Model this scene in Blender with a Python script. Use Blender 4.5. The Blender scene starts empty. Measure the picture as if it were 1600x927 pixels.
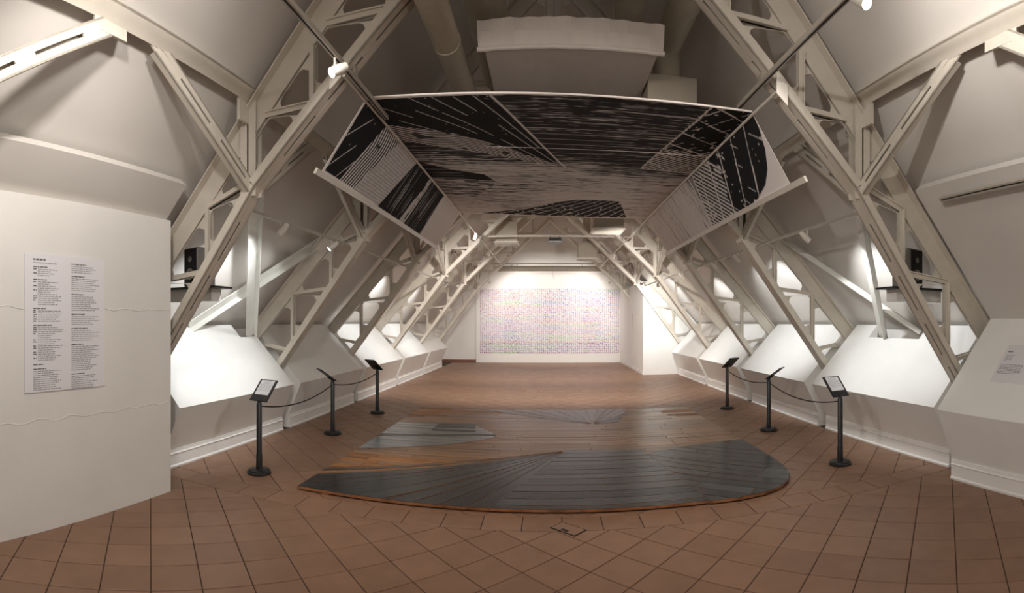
import bpy, math, random
import numpy as np
from mathutils import Vector, Matrix
random.seed(7)
RNG = np.random.default_rng(11)
S = bpy.context.scene
COL = S.collection

# ------------------------------------------------------------------ camera (level stitched cylinder panorama)
cam = bpy.data.cameras.new('camera'); camo = bpy.data.objects.new('camera', cam); COL.objects.link(camo)
cam.type = 'PANO'; cam.panorama_type = 'CENTRAL_CYLINDRICAL'
F_PX, CX_PX, Y0_PX = 789.5, 855.2, 503.7
cam.central_cylindrical_range_u_min = (0 - CX_PX) / F_PX
cam.central_cylindrical_range_u_max = (1600 - CX_PX) / F_PX
cam.central_cylindrical_range_v_min = (Y0_PX - 927) / F_PX
cam.central_cylindrical_range_v_max = Y0_PX / F_PX
cam.central_cylindrical_radius = 1.0
cam.clip_start = 0.05; cam.clip_end = 100
camo.location = (-0.0875, 0, 1.6); camo.rotation_euler = (math.pi / 2, 0, 0)
S.camera = camo

# ------------------------------------------------------------------ world, exposure
w = bpy.data.worlds.new('world'); S.world = w; w.use_nodes = True
w.node_tree.nodes['Background'].inputs[0].default_value = (0.9, 0.92, 1.0, 1)
w.node_tree.nodes['Background'].inputs[1].default_value = 0.3
S.view_settings.view_transform = 'Standard'; S.view_settings.look = 'None'
S.view_settings.exposure = 0.0; S.view_settings.gamma = 1.0; S.view_settings.use_curve_mapping = False
S.cycles.max_bounces = 10; S.cycles.diffuse_bounces = 6; S.cycles.glossy_bounces = 3
S.cycles.sample_clamp_indirect = 6.0
LK = 1.0                    # common factor on every gallery lamp

# ------------------------------------------------------------------ lamps: track heads and added fill
WARM = (1.0, 0.945, 0.89); NEUT = (1.0, 0.955, 0.90); COOL = (0.95, 0.99, 1.0)
def lamp(kind, loc, energy, color=WARM, target=None, size=0.08, angle=70, blend=0.6):
    l = bpy.data.lights.new('lamp', kind); l.energy = energy * LK; l.color = color
    if kind == 'SPOT':
        l.spot_size = math.radians(angle); l.spot_blend = blend
    l.shadow_soft_size = size
    o = bpy.data.objects.new('lamp', l); COL.objects.link(o); o.location = loc
    if target is not None:
        o.rotation_euler = (Vector(target) - Vector(loc)).to_track_quat('-Z', 'Y').to_euler()
    return o

# ------------------------------------------------------------------ helpers
def tag(o, label=None, cat=None, group=None, kind=None):
    if label: o['label'] = label
    if cat: o['category'] = cat
    if group: o['group'] = group
    if kind: o['kind'] = kind
    return o
def empty(name, loc=(0, 0, 0), label=None, cat=None, group=None, kind=None, rz=0):
    o = bpy.data.objects.new(name, None); COL.objects.link(o); o.location = loc; o.rotation_euler = (0, 0, rz)
    o.empty_display_size = 0.1
    return tag(o, label, cat, group, kind)
def copy_tree(o, parent=None):
    c = o.copy(); COL.objects.link(c)
    if parent is not None: c.parent = parent
    for ch in list(o.children):
        copy_tree(ch, c)
    return c
class MB:
    def __init__(s): s.v = []; s.f = []; s.m = []; s.uv = []
    def poly(s, pts, mi=0, uv=None):
        b = len(s.v); s.v += [tuple(p) for p in pts]; s.f.append(tuple(range(b, b + len(pts)))); s.m.append(mi)
        s.uv += list(uv) if uv else [(p[0], p[1]) for p in pts]
    def frame_box(s, o, a, b, c, mi=0):
        # box from corner o spanned by vectors a,b,c
        o, a, b, c = map(Vector, (o, a, b, c))
        if a.cross(b).dot(c) < 0: a, b = b, a
        P = [o, o + a, o + a + b, o + b, o + c, o + a + c, o + a + b + c, o + b + c]
        k = len(s.v); s.v += [tuple(p) for p in P]
        for q in ((3, 2, 1, 0), (4, 5, 6, 7), (0, 1, 5, 4), (1, 2, 6, 5), (2, 3, 7, 6), (3, 0, 4, 7)):
            s.f.append(tuple(k + i for i in q)); s.m.append(mi); s.uv += [(P[i][0], P[i][1]) for i in q]
        return s
    def box(s, lo, hi, mi=0):
        return s.frame_box(lo, (hi[0] - lo[0], 0, 0), (0, hi[1] - lo[1], 0), (0, 0, hi[2] - lo[2]), mi)
    def bar(s, p0, p1, side, w, h, mi=0):
        # bar with width w along 'side', height h along the third direction, centred on the axis
        p0, p1 = Vector(p0), Vector(p1); d = p1 - p0; side = Vector(side)
        side = (side - d.normalized() * side.dot(d.normalized())).normalized(); n = d.normalized().cross(side)
        return s.frame_box(p0 - side * w / 2 - n * h / 2, d, side * w, n * h, mi)
    def prism(s, prof, axis0, axis1, ex, mi=0, caps=True):
        # prof: list of 3D points (planar), extruded by vector ex
        n = len(prof); k = len(s.v); ex = Vector(ex)
        s.v += [tuple(p) for p in prof] + [tuple(Vector(p) + ex) for p in prof]
        for i in range(n):
            j = (i + 1) % n
            s.f.append((k + i, k + j, k + n + j, k + n + i)); s.m.append(mi); s.uv += [(0, 0), (1, 0), (1, 1), (0, 1)]
        if caps:
            s.f.append(tuple(k + i for i in reversed(range(n)))); s.m.append(mi); s.uv += [(0, 0)] * n
            s.f.append(tuple(k + n + i for i in range(n))); s.m.append(mi); s.uv += [(0, 0)] * n
        return s
    def lathe(s, prof, n=20, o=(0, 0, 0), ax=None, mi=0, cap=True):
        # prof: [(r, t)], revolve about axis ax through o
        o = Vector(o); ax = Vector(ax or (0, 0, 1)).normalized()
        e = Vector((1, 0, 0)) if abs(ax.x) < 0.9 else Vector((0, 1, 0))
        e1 = (e - ax * e.dot(ax)).normalized(); e2 = ax.cross(e1); k = len(s.v)
        for r, t in prof:
            for i in range(n):
                a = 2 * math.pi * i / n
                s.v.append(tuple(o + ax * t + e1 * (r * math.cos(a)) + e2 * (r * math.sin(a))))
        for j in range(len(prof) - 1):
            for i in range(n):
                i2 = (i + 1) % n
                s.f.append((k + j * n + i, k + j * n + i2, k + (j + 1) * n + i2, k + (j + 1) * n + i)); s.m.append(mi); s.uv += [(0, 0)] * 4
        if cap:
            s.f.append(tuple(k + i for i in reversed(range(n)))); s.m.append(mi); s.uv += [(0, 0)] * n
            b = k + (len(prof) - 1) * n
            s.f.append(tuple(b + i for i in range(n))); s.m.append(mi); s.uv += [(0, 0)] * n
        return s
    def tube(s, path, r, n=8, mi=0):
        path = [Vector(p) for p in path]; k = len(s.v); prev = None
        for i, p in enumerate(path):
            d = (path[min(i + 1, len(path) - 1)] - path[max(i - 1, 0)]).normalized()
            if prev is None:
                e = Vector((0, 0, 1)) if abs(d.z) < 0.9 else Vector((1, 0, 0)); e1 = (e - d * e.dot(d)).normalized()
            else: e1 = (prev - d * prev.dot(d)).normalized()
            prev = e1; e2 = d.cross(e1)
            for j in range(n):
                a = 2 * math.pi * j / n; s.v.append(tuple(p + e1 * (r * math.cos(a)) + e2 * (r * math.sin(a))))
        for i in range(len(path) - 1):
            for j in range(n):
                j2 = (j + 1) % n
                s.f.append((k + i * n + j, k + i * n + j2, k + (i + 1) * n + j2, k + (i + 1) * n + j)); s.m.append(mi); s.uv += [(0, 0)] * 4
        s.f.append(tuple(k + i for i in reversed(range(n)))); s.m.append(mi); s.uv += [(0, 0)] * n
        b = k + (len(path) - 1) * n
        s.f.append(tuple(b + i for i in range(n))); s.m.append(mi); s.uv += [(0, 0)] * n
        return s
    def mesh(s, name, mats, smooth=False):
        me = bpy.data.meshes.new(name); me.from_pydata(s.v, [], s.f)
        for m in (mats if isinstance(mats, (list, tuple)) else [mats]): me.materials.append(m)
        me.polygons.foreach_set('material_index', s.m)
        uvl = me.uv_layers.new(name='UVMap'); uvl.data.foreach_set('uv', [c for p in s.uv for c in p])
        if smooth:
            me.polygons.foreach_set('use_smooth', [True] * len(s.f))
            me.set_sharp_from_angle(angle=math.radians(35))
        me.update(); return me
    def build(s, name, mats, parent=None, smooth=False, bevel=0, **kw):
        o = bpy.data.objects.new(name, s.mesh(name, mats, smooth)); COL.objects.link(o)
        if parent is not None: o.parent = parent
        if bevel:
            b = o.modifiers.new('bevel', 'BEVEL'); b.width = bevel; b.segments = 2; b.limit_method = 'ANGLE'; b.angle_limit = math.radians(40)
        return tag(o, **kw)

# ------------------------------------------------------------------ materials
def mat(name, col, rough=0.6, var=0.06, scale=6.0, bump=0.0, bscale=40.0, metal=0.0, stretch=(1, 1, 1), spec=0.5, emit=None, col2=None, coat=0.0, coords='Object'):
    m = bpy.data.materials.new(name); m.use_nodes = True; nt = m.node_tree; N = nt.nodes; L = nt.links
    b = N['Principled BSDF']; b.inputs['Roughness'].default_value = rough; b.inputs['Metallic'].default_value = metal
    b.inputs['Specular IOR Level'].default_value = spec
    if coat: b.inputs['Coat Weight'].default_value = coat; b.inputs['Coat Roughness'].default_value = 0.15
    tc = N.new('ShaderNodeTexCoord'); mp = N.new('ShaderNodeMapping'); mp.inputs['Scale'].default_value = stretch
    L.new(tc.outputs[coords], mp.inputs['Vector'])
    if var or col2:
        no = N.new('ShaderNodeTexNoise'); no.inputs['Scale'].default_value = scale; no.inputs['Detail'].default_value = 4
        L.new(mp.outputs[0], no.inputs['Vector'])
        rp = N.new('ShaderNodeValToRGB'); rp.color_ramp.elements[0].position = 0.3; rp.color_ramp.elements[1].position = 0.7
        c2 = col2 or tuple(min(1, c * (1 + var)) for c in col); c1 = col if col2 else tuple(c * (1 - var) for c in col)
        rp.color_ramp.elements[0].color = (*c1, 1); rp.color_ramp.elements[1].color = (*c2, 1)
        L.new(no.outputs['Fac'], rp.inputs['Fac']); L.new(rp.outputs[0], b.inputs['Base Color'])
    else: b.inputs['Base Color'].default_value = (*col, 1)
    if bump:
        n2 = N.new('ShaderNodeTexNoise'); n2.inputs['Scale'].default_value = bscale; n2.inputs['Detail'].default_value = 3
        L.new(mp.outputs[0], n2.inputs['Vector'])
        bp = N.new('ShaderNodeBump'); bp.inputs['Strength'].default_value = bump; bp.inputs['Distance'].default_value = 0.01
        L.new(n2.outputs['Fac'], bp.inputs['Height']); L.new(bp.outputs[0], b.inputs['Normal'])
    if emit: b.inputs['Emission Color'].default_value = (*emit[:3], 1); b.inputs['Emission Strength'].default_value = emit[3]
    return m
STEEL = mat('cream_steel_paint', (0.62, 0.57, 0.49), 0.45, 0.05, 5, 0.05, 30)
WALL = mat('white_wall_paint', (0.80, 0.775, 0.74), 0.65, 0.02, 2, 0.06, 25)
PARTN = mat('papered_white_partition', (0.74, 0.715, 0.68), 0.6, 0.03, 1.5, 0.12, 14)
ROOFM = mat('roof_lining_paint', (0.66, 0.625, 0.585), 0.65, 0.03, 1.2, 0.04, 12)
BOXM = mat('white_box_paint', (0.84, 0.83, 0.80), 0.4, 0.02, 3, 0.03, 30)
SKIRT = mat('white_skirting_gloss', (0.80, 0.78, 0.75), 0.3, 0.02, 4)
GROUT = mat('dark_grout', (0.055, 0.030, 0.019), 0.9, 0.2, 30)
BLACK = mat('black_powder_coat', (0.012, 0.012, 0.013), 0.38, 0.1, 40, 0.05, 300)
ROPEM = mat('black_rope', (0.02, 0.017, 0.015), 0.8, 0.2, 200)
PAPER = mat('white_paper', (0.80, 0.81, 0.84), 0.7, 0.01, 4)
LILAC = mat('pale_lilac_sheet', (0.755, 0.735, 0.755), 0.55, 0.015, 3)
INK = mat('grey_print_ink', (0.33, 0.315, 0.32), 0.7, 0)
INKD = mat('dark_print_ink', (0.12, 0.115, 0.12), 0.7, 0)
DUCT = mat('duct_paint', (0.47, 0.42, 0.33), 0.42, 0.07, 5, 0.04, 20)
PLENUM = mat('plenum_paint', (0.42, 0.37, 0.295), 0.55, 0.04, 5)
CLOTH = mat('white_cloth', (0.70, 0.63, 0.58), 0.85, 0.03, 6, 0.05, 60)
DARK = mat('dark_gap', (0.02, 0.018, 0.015), 0.8, 0)
GREYM = mat('grey_plastic', (0.22, 0.21, 0.19), 0.5, 0.05, 20)
LENS = mat('lamp_lens_lit', (0.9, 0.9, 0.85), 0.3, 0, emit=(1.0, 0.95, 0.86, 14.0))
LENS_P = mat('lamp_lens_rosy', (0.9, 0.7, 0.7), 0.3, 0, emit=(1.0, 0.55, 0.55, 3.0))
HEADW = mat('white_lamp_metal', (0.66, 0.62, 0.55), 0.35, 0.03, 20)
TRACKM = mat('track_metal', (0.42, 0.38, 0.32), 0.4, 0.05, 20)
BROWNT = mat('brown_skirting', (0.20, 0.085, 0.05), 0.5, 0.1, 10)
STEEL_LIT = mat('lit_brace_steel_paint', (0.74, 0.73, 0.68), 0.4, 0.04, 6)  # steel paint made paler, the lamplight on the braces put into the colour

def tile_mat():
    m = bpy.data.materials.new('terracotta_tile'); m.use_nodes = True; nt = m.node_tree; N = nt.nodes; L = nt.links
    b = N['Principled BSDF']
    ge = N.new('ShaderNodeNewGeometry'); oi = N.new('ShaderNodeObjectInfo')
    ad = N.new('ShaderNodeMath'); ad.operation = 'ADD'; L.new(ge.outputs['Random Per Island'], ad.inputs[0]); L.new(oi.outputs['Random'], ad.inputs[1])
    fr = N.new('ShaderNodeMath'); fr.operation = 'FRACT'; L.new(ad.outputs[0], fr.inputs[0])
    no = N.new('ShaderNodeTexNoise'); no.inputs['Scale'].default_value = 5; no.inputs['Detail'].default_value = 5
    L.new(ge.outputs['Position'], no.inputs['Vector'])
    mx = N.new('ShaderNodeMath'); mx.operation = 'MULTIPLY_ADD'; mx.inputs[1].default_value = 0.35
    L.new(fr.outputs[0], mx.inputs[0]); L.new(no.outputs['Fac'], mx.inputs[2])
    rp = N.new('ShaderNodeValToRGB'); e = rp.color_ramp.elements
    e[0].position = 0.25; e[0].color = (0.200, 0.108, 0.064, 1); e[1].position = 0.95; e[1].color = (0.275, 0.154, 0.094, 1)
    L.new(mx.outputs[0], rp.inputs['Fac']); L.new(rp.outputs[0], b.inputs['Base Color'])
    n2 = N.new('ShaderNodeTexNoise'); n2.inputs['Scale'].default_value = 9; n2.inputs['Detail'].default_value = 4; L.new(ge.outputs['Position'], n2.inputs['Vector'])
    mr = N.new('ShaderNodeMapRange'); mr.inputs['To Min'].default_value = 0.36; mr.inputs['To Max'].default_value = 0.56
    L.new(n2.outputs['Fac'], mr.inputs['Value']); L.new(mr.outputs[0], b.inputs['Roughness'])
    bp = N.new('ShaderNodeBump'); bp.inputs['Strength'].default_value = 0.12; bp.inputs['Distance'].default_value = 0.01
    L.new(n2.outputs['Fac'], bp.inputs['Height']); L.new(bp.outputs[0], b.inputs['Normal'])
    return m
TILE = tile_mat()

def wood_mat(name, c1, c2, rough, gloss=0.5, gs=(2.0, 55.0), bump=0.5, pos=(0.3, 0.7)):
    m = bpy.data.materials.new(name); m.use_nodes = True; nt = m.node_tree; N = nt.nodes; L = nt.links
    b = N['Principled BSDF']; b.inputs['Specular IOR Level'].default_value = gloss
    tc = N.new('ShaderNodeTexCoord'); mp = N.new('ShaderNodeMapping'); mp.inputs['Scale'].default_value = (gs[0], gs[1], 1)
    oi = N.new('ShaderNodeObjectInfo'); L.new(tc.outputs['UV'], mp.inputs['Vector'])
    no = N.new('ShaderNodeTexNoise'); no.inputs['Scale'].default_value = 1.0; no.inputs['Detail'].default_value = 5; no.inputs['Roughness'].default_value = 0.65
    L.new(mp.outputs[0], no.inputs['Vector'])
    mx = N.new('ShaderNodeMath'); mx.operation = 'MULTIPLY_ADD'; mx.inputs[1].default_value = 0.22; mx.use_clamp = False
    sb = N.new('ShaderNodeMath'); sb.operation = 'SUBTRACT'; sb.inputs[1].default_value = 0.5
    L.new(oi.outputs['Random'], sb.inputs[0]); L.new(sb.outputs[0], mx.inputs[0]); L.new(no.outputs['Fac'], mx.inputs[2])
    rp = N.new('ShaderNodeValToRGB'); e = rp.color_ramp.elements; e[0].position, e[1].position = pos
    e[0].color = (*c1, 1); e[1].color = (*c2, 1); L.new(mx.outputs[0], rp.inputs['Fac']); L.new(rp.outputs[0], b.inputs['Base Color'])
    mr = N.new('ShaderNodeMapRange'); mr.inputs['To Min'].default_value = rough * 0.75; mr.inputs['To Max'].default_value = rough * 1.35
    L.new(no.outputs['Fac'], mr.inputs['Value']); L.new(mr.outputs[0], b.inputs['Roughness'])
    bp = N.new('ShaderNodeBump'); bp.inputs['Strength'].default_value = bump; bp.inputs['Distance'].default_value = 0.004
    L.new(no.outputs['Fac'], bp.inputs['Height']); L.new(bp.outputs[0], b.inputs['Normal'])
    return m
W_BLACK = wood_mat('inked_black_wood', (0.008, 0.009, 0.010), (0.022, 0.023, 0.024), 0.22, 0.32, bump=0.7)
W_BROWN = wood_mat('worn_brown_wood', (0.11, 0.052, 0.025), (0.38, 0.195, 0.085), 0.28, 0.28, gs=(1.2, 40.0), bump=0.3)
W_ORANGE = wood_mat('bare_orange_wood', (0.14, 0.06, 0.022), (0.55, 0.26, 0.10), 0.5, 0.35, gs=(3.0, 30.0))
W_REFLECT = wood_mat('inked_wood_with_reflection', (0.055, 0.068, 0.074), (0.11, 0.13, 0.138), 0.18, 0.7, bump=0.3)  # blue grey tint puts the reflection of the lit side boxes into the colour
W_LILAC = wood_mat('pale_lilac_inked_wood', (0.34, 0.31, 0.34), (0.52, 0.48, 0.51), 0.4, 0.4, bump=0.3)
W_GREYB = wood_mat('dark_grey_inked_wood', (0.018, 0.020, 0.021), (0.06, 0.062, 0.062), 0.28, 0.35, bump=0.5)
W_EDGE = wood_mat('raw_plank_edge', (0.12, 0.045, 0.018), (0.36, 0.15, 0.06), 0.6, 0.3, gs=(6.0, 6.0))

# ------------------------------------------------------------------ room shell
Y1, SP = 3.785, 2.809                     # first truss plane, truss spacing
YT = [Y1 + SP * k for k in range(6)]
YB = 20.0
def roof_z(x): return 6.51 - 1.09 * abs(x)
mb = MB(); mb.box((-5.4, -4.2, -0.12), (5.4, YB + 0.2, -0.006)); floor = mb.build('floor', GROUT, kind='structure', label='floor of terracotta tiles')
for sg, nm in ((-1, 'ceiling'), (1, 'ceiling')):
    mb = MB(); a = (0, -4.2, roof_z(0)); b = (sg * 5.35, -4.2, roof_z(5.35)); n = Vector((sg * 1.09, 0, 1)).normalized() * 0.12
    mb.prism([a, b, Vector(b) + n, Vector(a) + Vector((0, 0, 0.12 * math.sqrt(1 + 1.09 ** 2)))], 0, 0, (0, YB + 4.3, 0))
    mb.build(nm, ROOFM, kind='structure', label='pale sloping roof lining on the %s' % ('left' if sg < 0 else 'right'))
    mb = MB(); mb.box((min(sg * 4.6, sg * 4.7), -4.2, -0.006), (max(sg * 4.6, sg * 4.7), YB + 0.1, 1.50))
    mb.build('wall_left' if sg < 0 else 'wall_right', WALL, kind='structure')
mb = MB(); mb.box((-5.4, YB, -0.006), (5.4, YB + 0.15, 6.6)); mb.build('wall_back', WALL, kind='structure')
mb = MB(); mb.box((-5.4, -4.2, -0.006), (5.4, -4.05, 6.6)); mb.build('wall_front', WALL, kind='structure')
mb = MB(); mb.box((-4.6, YB - 0.02, 0), (-2.93, YB, 0.11)); mb.build('baseboard_back', BROWNT, kind='structure', label='brown skirting left of the white board')

# white board on the back wall, printed sheet
mb = MB(); mb.box((-2.92, YB - 0.052, 0.0), (2.93, YB - 0.004, 3.26))
board = mb.build('display_board', WALL, label='large white display board against the far wall', cat='board')
# ------------------------------------------------------------------ floor tiles
def clip_poly(P, nx, ny, d):              # keep nx*x+ny*y<=d
    out = []
    for i in range(len(P)):
        a, b = P[i], P[(i + 1) % len(P)]; da = nx * a[0] + ny * a[1] - d; db = nx * b[0] + ny * b[1] - d
        if da <= 0: out.append(a)
        if da * db < 0:
            t = da / (da - db); out.append((a[0] + (b[0] - a[0]) * t, a[1] + (b[1] - a[1]) * t))
    return out
def area(P): return 0.5 * sum(P[i][0] * P[(i + 1) % len(P)][1] - P[(i + 1) % len(P)][0] * P[i][1] for i in range(len(P)))
def clip_box(P, x0, x1, y0, y1):
    for n in ((-1, 0, -x0), (1, 0, x1), (0, -1, -y0), (0, 1, y1)):
        if len(P) < 3: return []
        P = clip_poly(P, *n)
    return P
def inset_convex(P, d):
    n = len(P); out = []
    if area(P) < 0: P = P[::-1]
    L = []
    for i in range(n):
        a, b = P[i], P[(i + 1) % n]; dx, dy = b[0] - a[0], b[1] - a[1]; l = math.hypot(dx, dy)
        nx, ny = -dy / l, dx / l; L.append((nx, ny, nx * a[0] + ny * a[1] + d))
    for i in range(n):
        (a1, b1, c1), (a2, b2, c2) = L[i - 1], L[i]; det = a1 * b2 - a2 * b1
        if abs(det) < 1e-6: out.append(P[i]); continue
        out.append(((c1 * b2 - c2 * b1) / det, (a1 * c2 - a2 * c1) / det))
    return out
def dedupe(P):
    return [p for i, p in enumerate(P) if math.hypot(p[0] - P[i - 1][0], p[1] - P[i - 1][1]) > 0.012]
JW = 0.0038
tiles = []
e1 = Vector((0.2185, 0.2185)); e2 = Vector((-0.2185, 0.2185)); org = Vector((0.407, 3.442))
zones = [(-3.84, 3.90, 0.2, 3.865), (-3.84, 3.90, 4.15, 11.52), (-3.84, 3.90, 11.82, YB - 0.05)]
for i in range(-40, 60):
    for j in range(-40, 60):
        c = org + e1 * i + e2 * j
        if not (-4.4 < c.x < 4.4 and -0.2 < c.y < 20.3): continue
        q = [tuple(c), tuple(c + e1), tuple(c + e1 + e2), tuple(c + e2)]
        for z in zones:
            p = clip_box(q, *z)
            if len(p) < 3: continue
            p = dedupe(p)
            if len(p) < 3 or abs(area(p)) < 0.004: continue
            full = abs(abs(area(p)) - 0.0955) < 0.0006
            tiles.append((p, 'diamond' if full else None, tuple(c)))
for (ya, yb) in ((3.865, 4.15), (11.52, 11.82)):
    for k in range(-13, 13):
        x0 = 0.03 + 0.318 * k
        p = clip_box([(x0, ya), (x0 + 0.318, ya), (x0 + 0.318, yb), (x0, yb)], -3.84, 3.90, ya, yb)
        if len(p) >= 3 and abs(area(p)) > 0.004: tiles.append((p, 'row%g' % ya if abs(area(p)) > 0.318 * (yb - ya) * 0.995 else None, (x0, ya)))
def cen(p): return sum(a[0] for a in p) / len(p), sum(a[1] for a in p) / len(p)
def wood_covered(x, y): return -2.3 < x < 2.3 and 4.55 < y < 8.7
def rank(t):
    x, y = cen(t[0]); r = math.hypot(x + 0.0875, y)
    if wood_covered(x, y) or abs(math.atan2(x + 0.0875, y)) > 1.09 or (1.6 / max(r, .1)) > 0.58: return 1e9
    return r ** 3 / abs(area(t[0]))
tiles.sort(key=rank)
cache = {}
def tile_mb(mb, p, o=(0, 0), dz=0.0):
    q = inset_convex(p, JW); q2 = inset_convex(p, JW + 0.004); n = len(q); k = len(mb.v)
    for (x, y) in q: mb.v.append((x - o[0], y - o[1], -0.008))
    for (x, y) in q: mb.v.append((x - o[0], y - o[1], -0.0025 + dz))
    for (x, y) in q2: mb.v.append((x - o[0], y - o[1], dz))
    for a in (0, n):
        for i in range(n):
            j = (i + 1) % n; mb.f.append((k + a + i, k + a + j, k + a + n + j, k + a + n + i)); mb.m.append(0); mb.uv += [(0, 0)] * 4
    mb.f.append(tuple(k + 2 * n + i for i in range(n))); mb.m.append(0); mb.uv += [(0, 0)] * n
rest = MB()
for idx, (p, key, o) in enumerate(tiles):
    if rank((p, key, o)) >= 1e9 and idx < 300: pass
    if idx < 296:
        if key and key in cache: me = cache[key]
        else:
            mb = MB(); tile_mb(mb, p, o); me = mb.mesh('tile', TILE)
            if key: cache[key] = me
        t = bpy.data.objects.new('tile', me); COL.objects.link(t); t.parent = floor
        t.location = (o[0], o[1], random.uniform(-0.0008, 0.0004))
    else: tile_mb(rest, p)
rest.build('tile', TILE, floor, kind='stuff')
# square floor outlet cover set into the tiles, turned a little
mb = MB(); cv = empty('floor_socket_cover', (0.074, 3.90, 0), 'small square metal edged floor cover among the tiles before the woodcut', 'cover', rz=math.radians(-42))
mb.box((-0.125, -0.075, 0.0004), (0.125, 0.075, 0.004)); mb.build('frame', DARK, cv)
mb = MB(); mb.box((-0.114, -0.064, 0.004), (0.114, 0.064, 0.006)); mb.build('lid', TILE, cv)
mb = MB(); mb.box((-0.03, -0.055, 0.006), (0.03, -0.03, 0.009)); mb.build('pull_ring', DARK, cv)

# ------------------------------------------------------------------ steel roof trusses
def P3(sg, x, y, z): return Vector((sg * x, y, z))
def double_angle(mb, p0, p1, side, n, fw, depth, t=0.014, gap=0.016, slot=0.42, tie=0.16, first=0.1, channel=False):
    """two back-to-back angles: flange of width fw facing n, stems behind it, tie plates closing the slot"""
    p0, p1, side, n = Vector(p0), Vector(p1), Vector(side), Vector(n)
    d = p1 - p0; L = d.length; u = d / L; n = (n - u * n.dot(u)).normalized(); side = u.cross(n).normalized()
    for s in (1, -1):
        mb.frame_box(p0 + side * s * gap / 2, d, side * s * (fw / 2 - gap / 2), -n * t)
        mb.frame_box(p0 + side * s * (fw / 2 - t if channel else gap / 2), d, side * s * t, -n * depth)
    if channel: mb.frame_box(p0 - side * (fw / 2 - t) - n * (depth - 0.004), d, side * (fw - 2 * t), n * 0.004)
    a = 0.0; q = first
    while a < L:
        b = min(a + q, L); mb.frame_box(p0 + u * a - side * gap / 2 - n * 0.001, u * (b - a), side * gap, -n * t); a = b + slot; q = tie
    return mb
def lowL(x):                      # soffit line of the lower chord
    return 5.19 - 0.955 * x if x < 2.51 else 2.793 - 1.335 * (x - 2.51)
def outU(x): return 6.33 - 1.09 * x
def ring(mb, poly, y, wv=0.03, r=0.09, th=0.016):
    P = list(poly)
    if area(P) < 0: P = P[::-1]
    I = inset_convex(P, wv); n = len(P); arcs = []
    for i in range(n):
        a, b, c = Vector(I[i - 1]), Vector(I[i]), Vector(I[(i + 1) % n]); u = (a - b); v = (c - b); lu, lv = u.length, v.length
        u /= lu; v /= lv; ang = math.acos(max(-1, min(1, u.dot(v)))); tl = min(r / math.tan(ang / 2), 0.42 * lu, 0.42 * lv); rr = tl * math.tan(ang / 2)
        ctr = b + (u + v).normalized() * (rr / math.sin(ang / 2)); s0 = b + u * tl - ctr; s1 = b + v * tl - ctr
        pts = []
        for k in range(6):
            t = k / 5; w_ = (s0 * (1 - t) + s1 * t); pts.append(ctr + w_.normalized() * rr)
        arcs.append(pts)
    for s in (1, -1):
        yy = y + s * th / 2
        def pt(p): return (p[0], yy, p[1])
        for i in range(n):
            for k in range(5):
                t = [pt(P[i]), pt(arcs[i][k]), pt(arcs[i][k + 1])]; mb.poly(t if s > 0 else t[::-1])
            j = (i + 1) % n; t = [pt(P[i]), pt(arcs[i][5]), pt(arcs[j][0]), pt(P[j])]; mb.poly(t if s > 0 else t[::-1])
    inner = [p for a in arcs for p in a]
    for i in range(len(inner)):
        a, b = inner[i], inner[(i + 1) % len(inner)]
        mb.poly([(a[0], y - th / 2, a[1]), (b[0], y - th / 2, b[1]), (b[0], y + th / 2, b[1]), (a[0], y + th / 2, a[1])])
def strut(mb, a, b, sg, y=0.0, h=0.05, wd=0.09):
    a = P3(sg, a[0], y, a[1]); b = P3(sg, b[0], y, b[1])
    for s in (1, -1):
        d = (b - a); n = d.normalized().cross(Vector((0, 1, 0)))
        mb.frame_box(a + Vector((0, s * 0.012, 0)) - n * h / 2, d, Vector((0, s * 0.014, 0)), n * h)
        mb.frame_box(a + Vector((0, s * 0.012, 0)) + n * (h / 2 - 0.012), d, Vector((0, s * (wd / 2 - 0.012), 0)), n * 0.012)
STRUTS = [((2.62, 2.86), (3.08, 2.70)), ((3.09, 2.70), (3.09, 2.21)), ((3.19, 2.08), (3.70, 2.03)), ((3.72, 2.02), (3.72, 1.37)), ((3.84, 1.20), (4.20, 1.26)),
          ((2.43, 3.42), (2.02, 3.42)), ((1.98, 3.91), (1.98, 3.46)), ((1.84, 4.06), (1.35, 4.06)), ((1.31, 4.64), (1.31, 4.10)), ((1.21, 4.74), (0.64, 4.74)), ((0.60, 5.41), (0.60, 4.78)), ((0.61, 5.40), (0.06, 5.40))]
CELLS = [[(2.64, 3.15), (2.64, 2.88), (3.04, 2.735)], [(2.69, 2.80), (3.07, 2.665), (3.07, 2.28)], [(3.112, 2.64), (3.66, 2.055), (3.21, 2.10), (3.112, 2.21)],
         [(3.25, 2.04), (3.70, 2.00), (3.70, 1.43)], [(3.742, 1.95), (4.27, 1.38), (4.17, 1.28), (3.88, 1.22), (3.742, 1.38)],
         [(2.56, 3.24), (2.56, 2.96), (2.08, 3.40), (2.40, 3.40)], [(2.38, 3.442), (2.04, 3.442), (2.0, 3.49), (2.0, 3.85)], [(1.96, 3.51), (1.96, 3.90), (1.84, 4.038), (1.40, 4.038)],
         [(1.80, 4.082), (1.37, 4.082), (1.333, 4.12), (1.333, 4.57)], [(1.287, 4.15), (1.287, 4.63), (1.21, 4.718), (0.69, 4.718)], [(1.17, 4.762), (0.65, 4.762), (0.623, 4.80), (0.623, 5.34)],
         [(0.577, 4.84), (0.577, 5.378), (0.12, 5.378), (0.12, 5.28)], [(0.56, 5.422), (0.12, 5.422), (0.12, 5.90)]]
def _adj(x, z):
    m = 0.955 if x < 2.51 else 1.335; k = math.sqrt(1 + m * m)
    return (x, z - 0.033 * k) if z - lowL(x) < 0.125 * k + 0.06 else (x, z)
CELLS = [[_adj(*q) for q in c] for c in CELLS]
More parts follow.
